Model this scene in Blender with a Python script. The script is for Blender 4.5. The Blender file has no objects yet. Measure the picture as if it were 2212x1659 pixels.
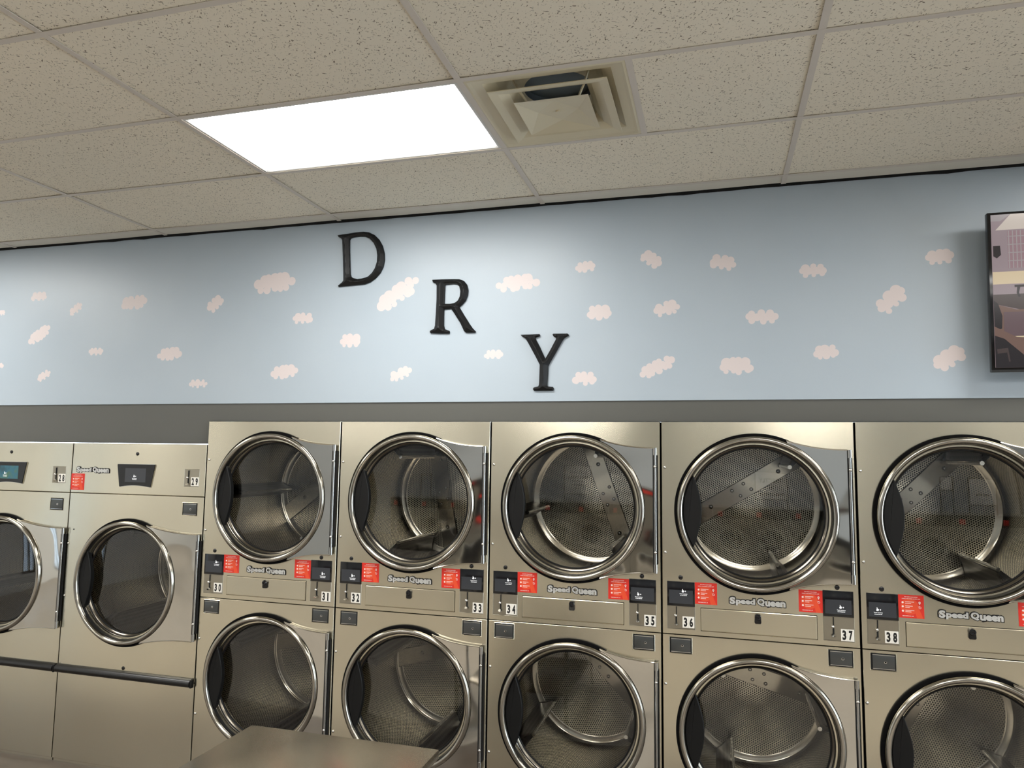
import bpy, bmesh, math, random
from mathutils import Vector, Matrix
from mathutils.geometry import delaunay_2d_cdt
from math import sin, cos, pi, radians, sqrt

S = bpy.context.scene
COL = S.collection

# ------------------------------------------------------------------ camera
FPX = 1554.97
YAW, PIT, ROL = 0.2747, 0.0964, 0.0131
cam_data = bpy.data.cameras.new('camera')
cam_data.sensor_fit = 'HORIZONTAL'
cam_data.sensor_width = 36.0
cam_data.lens = 36.0 * FPX / 2212.0
cam_data.clip_start = 0.05
cam = bpy.data.objects.new('camera', cam_data)
COL.objects.link(cam)
S.camera = cam
F = Vector((-sin(YAW) * cos(PIT), cos(YAW) * cos(PIT), sin(PIT)))
R0 = Vector((cos(YAW), sin(YAW), 0))
U0 = R0.cross(F)
R1 = R0 * cos(ROL) + U0 * sin(ROL)
U1 = -R0 * sin(ROL) + U0 * cos(ROL)
M = Matrix((R1, U1, -F)).transposed().to_4x4()
M.translation = Vector((0.6144, -3.6557, 1.8959))
cam.matrix_world = M

# ------------------------------------------------------------------ world, exposure
LAMP = 17.5            # radiance of the fluorescent ceiling panels
wd = bpy.data.worlds.new('daylight')
S.world = wd
wd.use_nodes = True
wn = wd.node_tree.nodes
bg = wn['Background']
bg.inputs[0].default_value = (0.80, 0.90, 1.0, 1)
bg.inputs[1].default_value = 8.0
vs = S.view_settings
vs.view_transform = 'Standard'
vs.look = 'None'
vs.exposure = 0.21
vs.gamma = 1.0
vs.use_curve_mapping = False
S.cycles.use_denoising = True
S.cycles.use_adaptive_sampling = False
S.cycles.denoising_prefilter = 'ACCURATE'
S.cycles.max_bounces = 10
S.cycles.transparent_max_bounces = 12
S.cycles.sample_clamp_indirect = 3.0
S.cycles.caustics_reflective = False
S.cycles.caustics_refractive = False

# ------------------------------------------------------------------ measured frame (metres)
HC = 3.2372           # ceiling
GX, GY = -2.6999, -0.0989
TX, TY = 1.2192, 0.6096
WU, ZT, ZL = 0.8845, 2.0635, 1.039
X0 = -2.2979
W29, Z29 = 0.9983, 1.9266
YW, ZB = 0.03, 2.1727
RX0, RX1, RY0 = -7.6, 5.2, -8.2     # room

# ------------------------------------------------------------------ materials
def lin(c):
    return tuple(((v / 255.0) / 12.92 if v <= 10 else ((v / 255.0 + 0.055) / 1.055) ** 2.4) for v in c)

MATS = {}
def mat(name, col=(0.5, 0.5, 0.5), rough=0.5, metal=0.0, emis=None, es=0.0, spec=0.5, coat=0.0):
    m = bpy.data.materials.new(name)
    m.use_nodes = True
    b = m.node_tree.nodes['Principled BSDF']
    b.inputs['Base Color'].default_value = (*col, 1)
    b.inputs['Roughness'].default_value = rough
    b.inputs['Metallic'].default_value = metal
    b.inputs['Specular IOR Level'].default_value = spec
    b.inputs['Coat Weight'].default_value = coat
    if emis:
        b.inputs['Emission Color'].default_value = (*emis, 1)
        b.inputs['Emission Strength'].default_value = es
    m.cycles.emission_sampling = 'NONE'
    MATS[name] = m
    return m

def nt(m):
    t = m.node_tree
    return t, t.nodes, t.links, t.nodes['Principled BSDF']

def add(ns, kind, **kw):
    n = ns.new(kind)
    for k, v in kw.items():
        setattr(n, k, v)
    return n

def objcoord(t, rnd=True):
    """object coordinates shifted per object so that no two panels share a wave"""
    ns, ls = t.nodes, t.links
    tc = ns.new('ShaderNodeTexCoord')
    if not rnd:
        return tc.outputs['Object']
    oi = ns.new('ShaderNodeObjectInfo')
    mu = add(ns, 'ShaderNodeMath', operation='MULTIPLY')
    ls.new(oi.outputs['Random'], mu.inputs[0]); mu.inputs[1].default_value = 40.0
    ad = add(ns, 'ShaderNodeVectorMath', operation='ADD')
    ls.new(tc.outputs['Object'], ad.inputs[0]); ls.new(mu.outputs[0], ad.inputs[1])
    return ad.outputs[0]

def steel(name, col, rough, wave=0.5, wscale=1.6, brush='x', bump=0.02, rvar=0.06, dirt=0.06, aniso=0.0, tang=(0, 0, 1)):
    m = mat(name, col, rough, 1.0)
    t, ns, ls, b = nt(m)
    if aniso:
        b.inputs['Anisotropic'].default_value = aniso
        cx_ = ns.new('ShaderNodeCombineXYZ')
        for q in range(3): cx_.inputs[q].default_value = tang[q]
        ls.new(cx_.outputs[0], b.inputs['Tangent'])
    co = objcoord(t)
    # sheet warp
    n1 = ns.new('ShaderNodeTexNoise'); n1.inputs['Scale'].default_value = wscale
    n1.inputs['Detail'].default_value = 0.5
    ls.new(co, n1.inputs['Vector'])
    b1 = ns.new('ShaderNodeBump'); b1.inputs['Strength'].default_value = 1.0
    b1.inputs['Distance'].default_value = 0.012 * wave
    ls.new(n1.outputs['Fac'], b1.inputs['Height'])
    ls.new(b1.outputs[0], b.inputs['Normal'])
    # roughness smears
    n3 = ns.new('ShaderNodeTexNoise'); n3.inputs['Scale'].default_value = 3.0
    n3.inputs['Detail'].default_value = 1.0
    ls.new(co, n3.inputs['Vector'])
    mr = ns.new('ShaderNodeMapRange')
    mr.inputs['From Min'].default_value = 0.15; mr.inputs['From Max'].default_value = 0.85
    mr.inputs['To Min'].default_value = rough - rvar; mr.inputs['To Max'].default_value = rough + rvar
    ls.new(n3.outputs['Fac'], mr.inputs[0]); ls.new(mr.outputs[0], b.inputs['Roughness'])
    if dirt:
        mx = add(ns, 'ShaderNodeMix', data_type='RGBA')
        mx.inputs[6].default_value = (*col, 1)
        mx.inputs[7].default_value = (*[c * (1 - dirt * 2.5) for c in col], 1)
        ls.new(n3.outputs['Fac'], mx.inputs[0]); ls.new(mx.outputs[2], b.inputs['Base Color'])
    return m

steel('brushed_steel', (0.75, 0.695, 0.55), 0.235, wave=4.0, wscale=1.0, aniso=0.75, rvar=0.03, dirt=0.04)
steel('table_steel', (0.50, 0.45, 0.375), 0.26, aniso=0.7, tang=(1, 0, 0), wave=0.0, wscale=2.5, brush='y', bump=0.05, rvar=0.03, dirt=0.04)
steel('polished_steel', (0.62, 0.60, 0.55), 0.06, wave=2.0, wscale=3.0, bump=0.004, rvar=0.02, dirt=0)
steel('chrome_ring', (0.47, 0.445, 0.39), 0.16, wave=0.0, bump=0.01, rvar=0.03, dirt=0.1)
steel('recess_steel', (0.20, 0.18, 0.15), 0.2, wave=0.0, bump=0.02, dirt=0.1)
steel('drum_steel', (0.66, 0.61, 0.52), 0.16, wave=0.35, wscale=5, bump=0.01, dirt=0.1)
mat('chrome', (0.72, 0.71, 0.68), 0.12, 1.0)
mat('badge_silver', (0.62, 0.62, 0.60), 0.35, 0.35)
mat('hinge_steel', (0.42, 0.42, 0.41), 0.2, 1.0)
mat('black_rubber', (0.003, 0.003, 0.003), 0.8, spec=0.1)
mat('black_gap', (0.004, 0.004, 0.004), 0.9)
mat('black_gloss', (0.006, 0.006, 0.007), 0.12)
mat('black_lip', (0.008, 0.008, 0.008), 0.5, spec=0.25)
mat('inner_dark', (0.02, 0.02, 0.02), 0.7)
mat('grip_plastic', (0.005, 0.005, 0.005), 0.5, spec=0.25)
mat('lock_plate', (0.10, 0.105, 0.105), 0.3, 0.7)
mat('screen_dark', (0.012, 0.013, 0.015), 0.12, emis=(0.21, 0.22, 0.24), es=0.12)
mat('screen_blue', (0.02, 0.03, 0.04), 0.1, emis=(0.05, 0.22, 0.27), es=0.9)
mat('screen_text', (0.8, 0.8, 0.8), 0.5, emis=(1, 1, 1), es=0.75)
mat('label_white', (0.86, 0.83, 0.76), 0.4)
mat('ink_black', (0.004, 0.004, 0.004), 0.45)
mat('sticker_red', (0.68, 0.028, 0.016), 0.4)
mat('sticker_orange', (0.76, 0.075, 0.025), 0.4)
mat('sticker_white', (0.9, 0.72, 0.66), 0.5)
mat('letter_black', (0.005, 0.005, 0.0055), 0.42, spec=0.3)
mat('cloud_paper', lin((217, 206, 205)), 0.5)
mat('tbar_white', lin((205, 195, 183)), 0.45)
mat('fixture_white', lin((215, 214, 210)), 0.4)
mat('vent_cream', lin((208, 197, 168)), 0.42)
mat('duct_grey', (0.16, 0.18, 0.19), 0.5, 0.4)
mat('rail_dark', (0.05, 0.05, 0.05), 0.3, 0.85)
mat('trim_grey', lin((90, 90, 85)), 0.36)
mat('room_grey', lin((182, 187, 192)), 0.6)
mat('white_paint', (0.75, 0.75, 0.73), 0.5)
mat('board_white', (0.8, 0.8, 0.78), 0.5)
mat('washer_steel', (0.34, 0.33, 0.30), 0.35, 1.0)
mat('lens_glow', (0.9, 0.9, 0.9), 0.5, emis=(1.0, 0.985, 0.95), es=LAMP)
MATS['lens_glow'].cycles.emission_sampling = 'FRONT'

# blue wallpaper with a faint weave
m = mat('wallpaper_blue', lin((190, 205, 218)), 0.40, spec=0.5)
t, ns, ls, b = nt(m)
co = objcoord(t, False)
n = ns.new('ShaderNodeTexNoise'); n.inputs['Scale'].default_value = 2.0; n.inputs['Detail'].default_value = 3
ls.new(co, n.inputs['Vector'])
mx = add(ns, 'ShaderNodeMix', data_type='RGBA')
mx.inputs[6].default_value = (*lin((168, 181, 192)), 1); mx.inputs[7].default_value = (*lin((178, 189, 198)), 1)
ls.new(n.outputs['Fac'], mx.inputs[0]); ls.new(mx.outputs[2], b.inputs['Base Color'])
n = ns.new('ShaderNodeTexNoise'); n.inputs['Scale'].default_value = 220.0
ls.new(co, n.inputs['Vector'])
bp = ns.new('ShaderNodeBump'); bp.inputs['Strength'].default_value = 0.12; bp.inputs['Distance'].default_value = 0.001
ls.new(n.outputs['Fac'], bp.inputs['Height']); ls.new(bp.outputs[0], b.inputs['Normal'])

# acoustic tile with worm-shaped fissures
m = mat('acoustic_tile', lin((214, 206, 190)), 0.9, spec=0.2)
t, ns, ls, b = nt(m)
co = objcoord(t, False)
facs = []
for sc, off, rot in (((60, 175, 1), 0.0, 0.5), ((175, 62, 1), 7.3, 0.3), ((70, 185, 1), 3.1, -0.8)):
    mp = ns.new('ShaderNodeMapping'); mp.inputs['Scale'].default_value = sc
    mp.inputs['Location'].default_value = (off, off * 2, off)
    mp.inputs['Rotation'].default_value = (0, 0, rot)
    mp.vector_type = 'TEXTURE'
    mp.inputs['Scale'].default_value = (1 / sc[0], 1 / sc[1], 1)
    ls.new(co, mp.inputs['Vector'])
    n = ns.new('ShaderNodeTexNoise'); n.inputs['Scale'].default_value = 1.0
    n.inputs['Detail'].default_value = 1.0; n.inputs['Distortion'].default_value = 0.4
    ls.new(mp.outputs[0], n.inputs['Vector'])
    r = ns.new('ShaderNodeMapRange')
    r.inputs['From Min'].default_value = 0.675; r.inputs['From Max'].default_value = 0.73
    ls.new(n.outputs['Fac'], r.inputs[0])
    facs.append(r.outputs[0])
mxm = add(ns, 'ShaderNodeMath', operation='MAXIMUM'); ls.new(facs[0], mxm.inputs[0]); ls.new(facs[1], mxm.inputs[1])
mx3 = add(ns, 'ShaderNodeMath', operation='MAXIMUM'); ls.new(mxm.outputs[0], mx3.inputs[0]); ls.new(facs[2], mx3.inputs[1])
n = ns.new('ShaderNodeTexNoise'); n.inputs['Scale'].default_value = 1.3
ls.new(co, n.inputs['Vector'])
mx = add(ns, 'ShaderNodeMix', data_type='RGBA')
mx.inputs[6].default_value = (*lin((236, 224, 203)), 1); mx.inputs[7].default_value = (*lin((226, 219, 202)), 1)
ls.new(n.outputs['Fac'], mx.inputs[0])
mx2 = add(ns, 'ShaderNodeMix', data_type='RGBA')
mx2.inputs[7].default_value = (*lin((128, 117, 101)), 1)
ls.new(mx.outputs[2], mx2.inputs[6]); ls.new(mx3.outputs[0], mx2.inputs[0])
ls.new(mx2.outputs[2], b.inputs['Base Color'])

mat('plain_tile', lin((215, 209, 196)), 0.7)

# floor
m = mat('floor_vinyl', (0.16, 0.13, 0.11), 0.35)
t, ns, ls, b = nt(m)
co = objcoord(t, False)
n = ns.new('ShaderNodeTexNoise'); n.inputs['Scale'].default_value = 9; n.inputs['Detail'].default_value = 6
ls.new(co, n.inputs['Vector'])
mx = add(ns, 'ShaderNodeMix', data_type='RGBA')      # unseen main floor, paled to bounce light onto the ceiling
mx.inputs[6].default_value = (*lin((150, 142, 132)), 1); mx.inputs[7].default_value = (*lin((176, 167, 155)), 1)
ls.new(n.outputs['Fac'], mx.inputs[0])
md = add(ns, 'ShaderNodeMix', data_type='RGBA')      # brown floor colour, used only beside the machines
md.inputs[6].default_value = (*lin((78, 68, 60)), 1); md.inputs[7].default_value = (*lin((104, 92, 82)), 1)
ls.new(n.outputs['Fac'], md.inputs[0])
sx_ = ns.new('ShaderNodeSeparateXYZ'); ls.new(co, sx_.inputs[0])
gt = add(ns, 'ShaderNodeMath', operation='GREATER_THAN'); ls.new(sx_.outputs['Y'], gt.inputs[0]); gt.inputs[1].default_value = -1.1
mz = add(ns, 'ShaderNodeMix', data_type='RGBA')
ls.new(gt.outputs[0], mz.inputs[0]); ls.new(mx.outputs[2], mz.inputs[6]); ls.new(md.outputs[2], mz.inputs[7])
ls.new(mz.outputs[2], b.inputs['Base Color'])

# perforated steel: hexagonal dots in the UV plane (UVs are in metres)
def perforated(name, col, rough, pitch, hole):
    m = mat(name, col, rough, 1.0)
    t, ns, ls, b = nt(m)
    uv = ns.new('ShaderNodeUVMap')
    inv = (1 / pitch, 1 / (pitch * sqrt(3)), 0)
    sz = (pitch, pitch * sqrt(3), 0)
    def vm(op, a, v=None, o=0):
        q = add(ns, 'ShaderNodeVectorMath', operation=op)
        ls.new(a, q.inputs[0])
        if v is not None: q.inputs[1].default_value = v
        return q.outputs[o]
    base = vm('MULTIPLY', uv.outputs[0], inv)
    ds = []
    for off in ((0, 0, 0), (0.5, 0.5, 0)):
        q = vm('ADD', base, off); q = vm('FRACTION', q); q = vm('SUBTRACT', q, (0.5, 0.5, 0))
        q = vm('MULTIPLY', q, sz); q = vm('LENGTH', q, None, 'Value')
        ds.append(q)
    mn = add(ns, 'ShaderNodeMath', operation='MINIMUM'); ls.new(ds[0], mn.inputs[0]); ls.new(ds[1], mn.inputs[1])
    r = ns.new('ShaderNodeMapRange')
    r.inputs['From Min'].default_value = hole * 0.85; r.inputs['From Max'].default_value = hole * 1.15
    ls.new(mn.outputs[0], r.inputs[0])
    mx = add(ns, 'ShaderNodeMix', data_type='RGBA')
    mx.inputs[6].default_value = (0.006, 0.006, 0.006, 1); mx.inputs[7].default_value = (*col, 1)
    ls.new(r.outputs[0], mx.inputs[0]); ls.new(mx.outputs[2], b.inputs['Base Color'])
    bp = ns.new('ShaderNodeBump'); bp.inputs['Strength'].default_value = 0.3; bp.inputs['Distance'].default_value = 0.0010
    r2 = ns.new('ShaderNodeMapRange')
    r2.inputs['From Min'].default_value = hole * 0.8; r2.inputs['From Max'].default_value = hole * 1.7
    ls.new(mn.outputs[0], r2.inputs[0]); ls.new(r2.outputs[0], bp.inputs['Height'])
    co = objcoord(t)
    n = ns.new('ShaderNodeTexNoise'); n.inputs['Scale'].default_value = 4; ls.new(co, n.inputs['Vector'])
    b0 = ns.new('ShaderNodeBump'); b0.inputs['Strength'].default_value = 1; b0.inputs['Distance'].default_value = 0.003
    ls.new(n.outputs['Fac'], b0.inputs['Height']); ls.new(b0.outputs[0], bp.inputs['Normal'])
    ls.new(bp.outputs[0], b.inputs['Normal'])
    return m
perforated('perforated_steel', (0.84, 0.79, 0.67), 0.22, 0.0125, 0.0041)

# glass: tinted see-through sheet with a real Fresnel reflection
def glass(name, tint):
    m = bpy.data.materials.new(name); m.use_nodes = True
    ns, ls = m.node_tree.nodes, m.node_tree.links
    ns.clear()
    out = ns.new('ShaderNodeOutputMaterial')
    tr = ns.new('ShaderNodeBsdfTransparent'); tr.inputs[0].default_value = (*tint, 1)
    gl = ns.new('ShaderNodeBsdfGlossy'); gl.inputs['Roughness'].default_value = 0.015
    fr = ns.new('ShaderNodeFresnel'); fr.inputs[0].default_value = 1.8
    mx = ns.new('ShaderNodeMixShader')
    ls.new(fr.outputs[0], mx.inputs[0]); ls.new(tr.outputs[0], mx.inputs[1]); ls.new(gl.outputs[0], mx.inputs[2])
    ls.new(mx.outputs[0], out.inputs[0])
    MATS[name] = m
glass('door_glass', (0.90, 0.90, 0.88))
glass('tinted_glass', (0.20, 0.22, 0.24))
glass('window_glass', (0.92, 0.95, 0.96))

# ------------------------------------------------------------------ mesh building
class MB:
    def __init__(s):
        s.v, s.f, s.m, s.uv = [], [], [], []
    def add(s, vs, fs, mi=0, uvs=None):
        o = len(s.v); s.v += [tuple(p) for p in vs]
        for k, f in enumerate(fs):
            s.f.append([i + o for i in f]); s.m.append(mi)
            s.uv.append([uvs[i] for i in f] if uvs else [(0, 0)] * len(f))
    def box(s, a, b, mi=0, bev=0.0):
        x0, y0, z0 = a; x1, y1, z1 = b
        if not bev:
            vs = [(x, y, z) for x in (x0, x1) for y in (y0, y1) for z in (z0, z1)]
            s.add(vs, [(0, 1, 3, 2), (4, 6, 7, 5), (0, 4, 5, 1), (2, 3, 7, 6), (0, 2, 6, 4), (1, 5, 7, 3)], mi)
            return
        bm = bmesh.new()
        bmesh.ops.create_cube(bm, size=1)
        for v in bm.verts:
            v.co = Vector(((x0 + x1) / 2 + v.co.x * (x1 - x0), (y0 + y1) / 2 + v.co.y * (y1 - y0), (z0 + z1) / 2 + v.co.z * (z1 - z0)))
        bmesh.ops.bevel(bm, geom=bm.edges[:], offset=bev, segments=2, profile=0.5, affect='EDGES')
        s.bm(bm, mi)
    def bm(s, bm, mi=0):
        bm.verts.index_update()
        s.add([v.co[:] for v in bm.verts], [[v.index for v in f.verts] for f in bm.faces], mi)
        bm.free()
    def lathe_y(s, prof, cx=0, cz=0, n=72, mi=0, a0=0, a1=2 * pi, uvscale=False):
        full = abs(a1 - a0 - 2 * pi) < 1e-6
        na = n if full else n + 1
        vs, uv = [], []
        L = 0
        for k, (r, y) in enumerate(prof):
            if k: L += math.hypot(r - prof[k - 1][0], y - prof[k - 1][1])
            for i in range(na):
                a = a0 + (a1 - a0) * i / n
                vs.append((cx + r * cos(a), y, cz + r * sin(a)))
        o = len(s.v); s.v += vs
        rr = max(p[0] for p in prof)
        LL = [0]
        for k in range(1, len(prof)): LL.append(LL[-1] + math.hypot(prof[k][0] - prof[k - 1][0], prof[k][1] - prof[k - 1][1]))
        for k in range(len(prof) - 1):
            for i in range(n):
                j = (i + 1) % na if full else i + 1
                s.f.append([o + k * na + i, o + k * na + j, o + (k + 1) * na + j, o + (k + 1) * na + i]); s.m.append(mi)
                u0, u1 = rr * (a1 - a0) * i / n, rr * (a1 - a0) * (i + 1) / n
                s.uv.append([(u0, LL[k]), (u1, LL[k]), (u1, LL[k + 1]), (u0, LL[k + 1])])
    def tube(s, pts, r, n=10, mi=0, cap=True):
        pts = [Vector(p) for p in pts]
        rs = r if isinstance(r, (list, tuple)) else [r] * len(pts)
        o = len(s.v)
        up = None
        for k, p in enumerate(pts):
            d = (pts[min(k + 1, len(pts) - 1)] - pts[max(k - 1, 0)]).normalized()
            if up is None:
                up = Vector((0, 0, 1)) if abs(d.z) < 0.9 else Vector((1, 0, 0))
            a = d.cross(up).normalized(); up = a.cross(d).normalized()
            for i in range(n):
                t_ = 2 * pi * i / n
                s.v.append(tuple(p + (a * cos(t_) + up * sin(t_)) * rs[k]))
        for k in range(len(pts) - 1):
            for i in range(n):
                j = (i + 1) % n
                s.f.append([o + k * n + i, o + k * n + j, o + (k + 1) * n + j, o + (k + 1) * n + i]); s.m.append(mi); s.uv.append([(0, 0)] * 4)
        if cap:
            s.f.append([o + i for i in range(n)][::-1]); s.m.append(mi); s.uv.append([(0, 0)] * n)
            s.f.append([o + (len(pts) - 1) * n + i for i in range(n)]); s.m.append(mi); s.uv.append([(0, 0)] * n)
    def prism_y(s, poly, y0, y1, mi=0, bev=0.0):
        """closed outline in (x, z), front at y0 (towards the room), back at y1"""
        n = len(poly)
        if bev:
            cx = sum(p[0] for p in poly) / n; cz = sum(p[1] for p in poly) / n
            ins = offset_poly(poly, bev)
            vs = [(x, y0, z) for x, z in ins] + [(x, y0 + bev, z) for x, z in poly] + [(x, y1, z) for x, z in poly]
            fs = [list(range(n))]
            for r_ in range(2):
                for i in range(n):
                    j = (i + 1) % n
                    fs.append([r_ * n + i, (r_ + 1) * n + i, (r_ + 1) * n + j, r_ * n + j])
            fs.append([2 * n + i for i in range(n)][::-1])
        else:
            vs = [(x, y0, z) for x, z in poly] + [(x, y1, z) for x, z in poly]
            fs = [list(range(n)), [n + i for i in range(n)][::-1]]
            for i in range(n):
                j = (i + 1) % n
                fs.append([i, n + i, n + j, j])
        s.add(vs, fs, mi)
    def mesh(s, name, mats, smooth=0.5, fix=True):
        me = bpy.data.meshes.new(name)
        me.from_pydata(s.v, [], s.f)
        for m_ in mats: me.materials.append(MATS[m_])
        me.polygons.foreach_set('material_index', s.m)
        if any(any(q != (0, 0) for q in u) for u in s.uv):
            ul = me.uv_layers.new(name='UVMap')
            k = 0
            for u in s.uv:
                for q in u:
                    ul.data[k].uv = q; k += 1
        if fix:
            bm = bmesh.new(); bm.from_mesh(me)
            bmesh.ops.recalc_face_normals(bm, faces=bm.faces[:])
            bm.to_mesh(me); bm.free()
        if smooth:
            me.polygons.foreach_set('use_smooth', [True] * len(me.polygons))
            me.set_sharp_from_angle(angle=smooth)
        return me
    def obj(s, name, mats, parent=None, loc=(0, 0, 0), smooth=0.5, fix=True):
        return put(name, s.mesh(name, mats, smooth, fix), parent, loc)

def offset_poly(poly, d):
    n = len(poly)
    area = sum(poly[i][0] * poly[(i + 1) % n][1] - poly[(i + 1) % n][0] * poly[i][1] for i in range(n))
    sg = 1 if area > 0 else -1
    out = []
    for i in range(n):
        p0, p1, p2 = Vector(poly[i - 1]), Vector(poly[i]), Vector(poly[(i + 1) % n])
        e0 = (p1 - p0).normalized(); e1 = (p2 - p1).normalized()
        n0 = Vector((-e0.y, e0.x)) * sg; n1 = Vector((-e1.y, e1.x)) * sg
        b_ = (n0 + n1)
        b_ = b_.normalized() if b_.length > 1e-6 else n0
        k = d / max(0.35, b_.dot(n0))
        out.append(tuple(p1 + b_ * k))
    return out

def put(name, me, parent=None, loc=(0, 0, 0)):
    o = bpy.data.objects.new(name, me)
    COL.objects.link(o)
    o.location = loc
    if parent: o.parent = parent
    return o

def thing(name, label, cat, loc=(0, 0, 0), group=None):
    o = bpy.data.objects.new(name, None); COL.objects.link(o)
    o.location = loc; o.empty_display_size = 0.1
    o['label'] = label; o['category'] = cat
    if group: o['group'] = group
    return o

def struct(o):
    o['kind'] = 'structure'
    return o

def text_mesh(body, w=None, h=None, ext=0.0004, off=0.0, spacing=1.0, align='LEFT', fit=None, want_fit=False):
    """flat letters standing in the xz plane; fitted to width w and height h; origin at their centre"""
    cu = bpy.data.curves.new('txt', 'FONT')
    cu.body = body; cu.size = 1.0; cu.offset = off; cu.space_character = spacing
    cu.align_x = 'CENTER' if align == 'CENTER' else 'LEFT'
    cu.resolution_u = 3
    o = bpy.data.objects.new('txt', cu); COL.objects.link(o)
    dg = bpy.context.evaluated_depsgraph_get()
    me = bpy.data.meshes.new_from_object(o.evaluated_get(dg))
    vs = [v.co.copy() for v in me.vertices]
    fs = [list(p.vertices) for p in me.polygons]
    bpy.data.objects.remove(o); bpy.data.curves.remove(cu); bpy.data.meshes.remove(me)
    x0, x1 = min(v.x for v in vs), max(v.x for v in vs)
    y0, y1 = min(v.y for v in vs), max(v.y for v in vs)
    sx = w / (x1 - x0) if w else (h / (y1 - y0) if h else 1.0)
    sy = h / (y1 - y0) if h else sx
    ox, oy = (x0 + x1) / 2, (y0 + y1) / 2
    if fit: sx, sy, ox, oy = fit
    out = [((v.x - ox) * sx, 0.0, (v.y - oy) * sy) for v in vs]
    return (out, fs, (sx, sy, ox, oy)) if want_fit else (out, fs)

def add_outlined(mb, body, cx, y, cz, w, h, off, grow, mi_face, mi_line):
    vs, fs, fit = text_mesh(body, w, h, off=off, want_fit=True)
    mb.add([(cx + a, y - 0.0016, cz + c) for a, b_, c in vs], fs, mi_face)
    vs, fs, _ = text_mesh(body, off=off + grow, fit=fit, want_fit=True)
    mb.add([(cx + a, y, cz + c) for a, b_, c in vs], fs, mi_line)
    mb.add([(cx + a, -0.0005, cz + c) for a, b_, c in vs], fs, mi_line)

def add_text(mb, body, cx, y, cz, w=None, h=None, mi=0, off=0.0, spacing=1.0, thick=0.0):
    vs, fs = text_mesh(body, w, h, off=off, spacing=spacing)
    mb.add([(cx + a, y, cz + c) for a, b_, c in vs], fs, mi)
    if thick:
        mb.add([(cx + a, y + thick, cz + c) for a, b_, c in vs], fs, mi)

def rect_hole(mb, x0, x1, z0, z1, hole, y=0.0, th=0.016, bev=0.0013, mi=0):
    hx, hz, hr = hole
    X0, X1, Z0, Z1 = x0 + bev, x1 - bev, z0 + bev, z1 - bev
    angs = [2 * pi * i / 96 for i in range(96)]
    for cxn, czn in ((X0, Z0), (X0, Z1), (X1, Z0), (X1, Z1)):
        angs.append(math.atan2(czn - hz, cxn - hx) % (2 * pi))
    angs = sorted(set(round(a, 6) for a in angs))
    def edge(a, A, B, C_, D):
        dx, dz = cos(a), sin(a)
        t_ = min(x for x in ((B - hx) / dx if dx > 1e-9 else 9, (A - hx) / dx if dx < -1e-9 else 9,
                              (D - hz) / dz if dz > 1e-9 else 9, (C_ - hz) / dz if dz < -1e-9 else 9))
        return hx + dx * t_, hz + dz * t_
    n = len(angs)
    vs = []
    for a in angs: vs.append((hx + hr * cos(a), y + th, hz + hr * sin(a)))
    for a in angs: vs.append((hx + hr * cos(a), y, hz + hr * sin(a)))
    for a in angs: vs.append((edge(a, X0, X1, Z0, Z1)[0], y, edge(a, X0, X1, Z0, Z1)[1]))
    for yy in (y + bev, y + th):
        for (px, _, pz) in vs[2 * n:3 * n]:
            vs.append((x0 if px <= X0 + 1e-5 else x1 if px >= X1 - 1e-5 else px, yy,
                       z0 if pz <= Z0 + 1e-5 else z1 if pz >= Z1 - 1e-5 else pz))
    fs = []
    for r_ in range(4):
        for i in range(n):
            j = (i + 1) % n
            fs.append([r_ * n + i, r_ * n + j, (r_ + 1) * n + j, (r_ + 1) * n + i])
    mb.add(vs, fs, mi)

def frame_groove(mb, x0, x1, z0, z1, y, wd_, dp, mi, r=0.0):
    """raised rectangular bead"""
    o = [(x0, z0), (x1, z0), (x1, z1), (x0, z1)]
    i_ = [(x0 + wd_, z0 + wd_), (x1 - wd_, z0 + wd_), (x1 - wd_, z1 - wd_), (x0 + wd_, z1 - wd_)]
    m_ = [(x0 + wd_ / 2, z0 + wd_ / 2), (x1 - wd_ / 2, z0 + wd_ / 2), (x1 - wd_ / 2, z1 - wd_ / 2), (x0 + wd_ / 2, z1 - wd_ / 2)]
    vs = [(a, y, b_) for a, b_ in o] + [(a, y - dp, b_) for a, b_ in m_] + [(a, y, b_) for a, b_ in i_]
    fs = []
    for k in range(2):
        for q in range(4):
            w_ = (q + 1) % 4
            fs.append([k * 4 + q, k * 4 + w_, (k + 1) * 4 + w_, (k + 1) * 4 + q])
    mb.add(vs, fs, mi)

def ring_rect(mb, o, i_, z_o, z_i, mi):
    """quad ring between two rects (x0,y0,x1,y1) lying at heights z_o and z_i"""
    a = [(o[0], o[1], z_o), (o[2], o[1], z_o), (o[2], o[3], z_o), (o[0], o[3], z_o)]
    b_ = [(i_[0], i_[1], z_i), (i_[2], i_[1], z_i), (i_[2], i_[3], z_i), (i_[0], i_[3], z_i)]
    mb.add(a + b_, [[q, (q + 1) % 4, 4 + (q + 1) % 4, 4 + q] for q in range(4)], mi)

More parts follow.
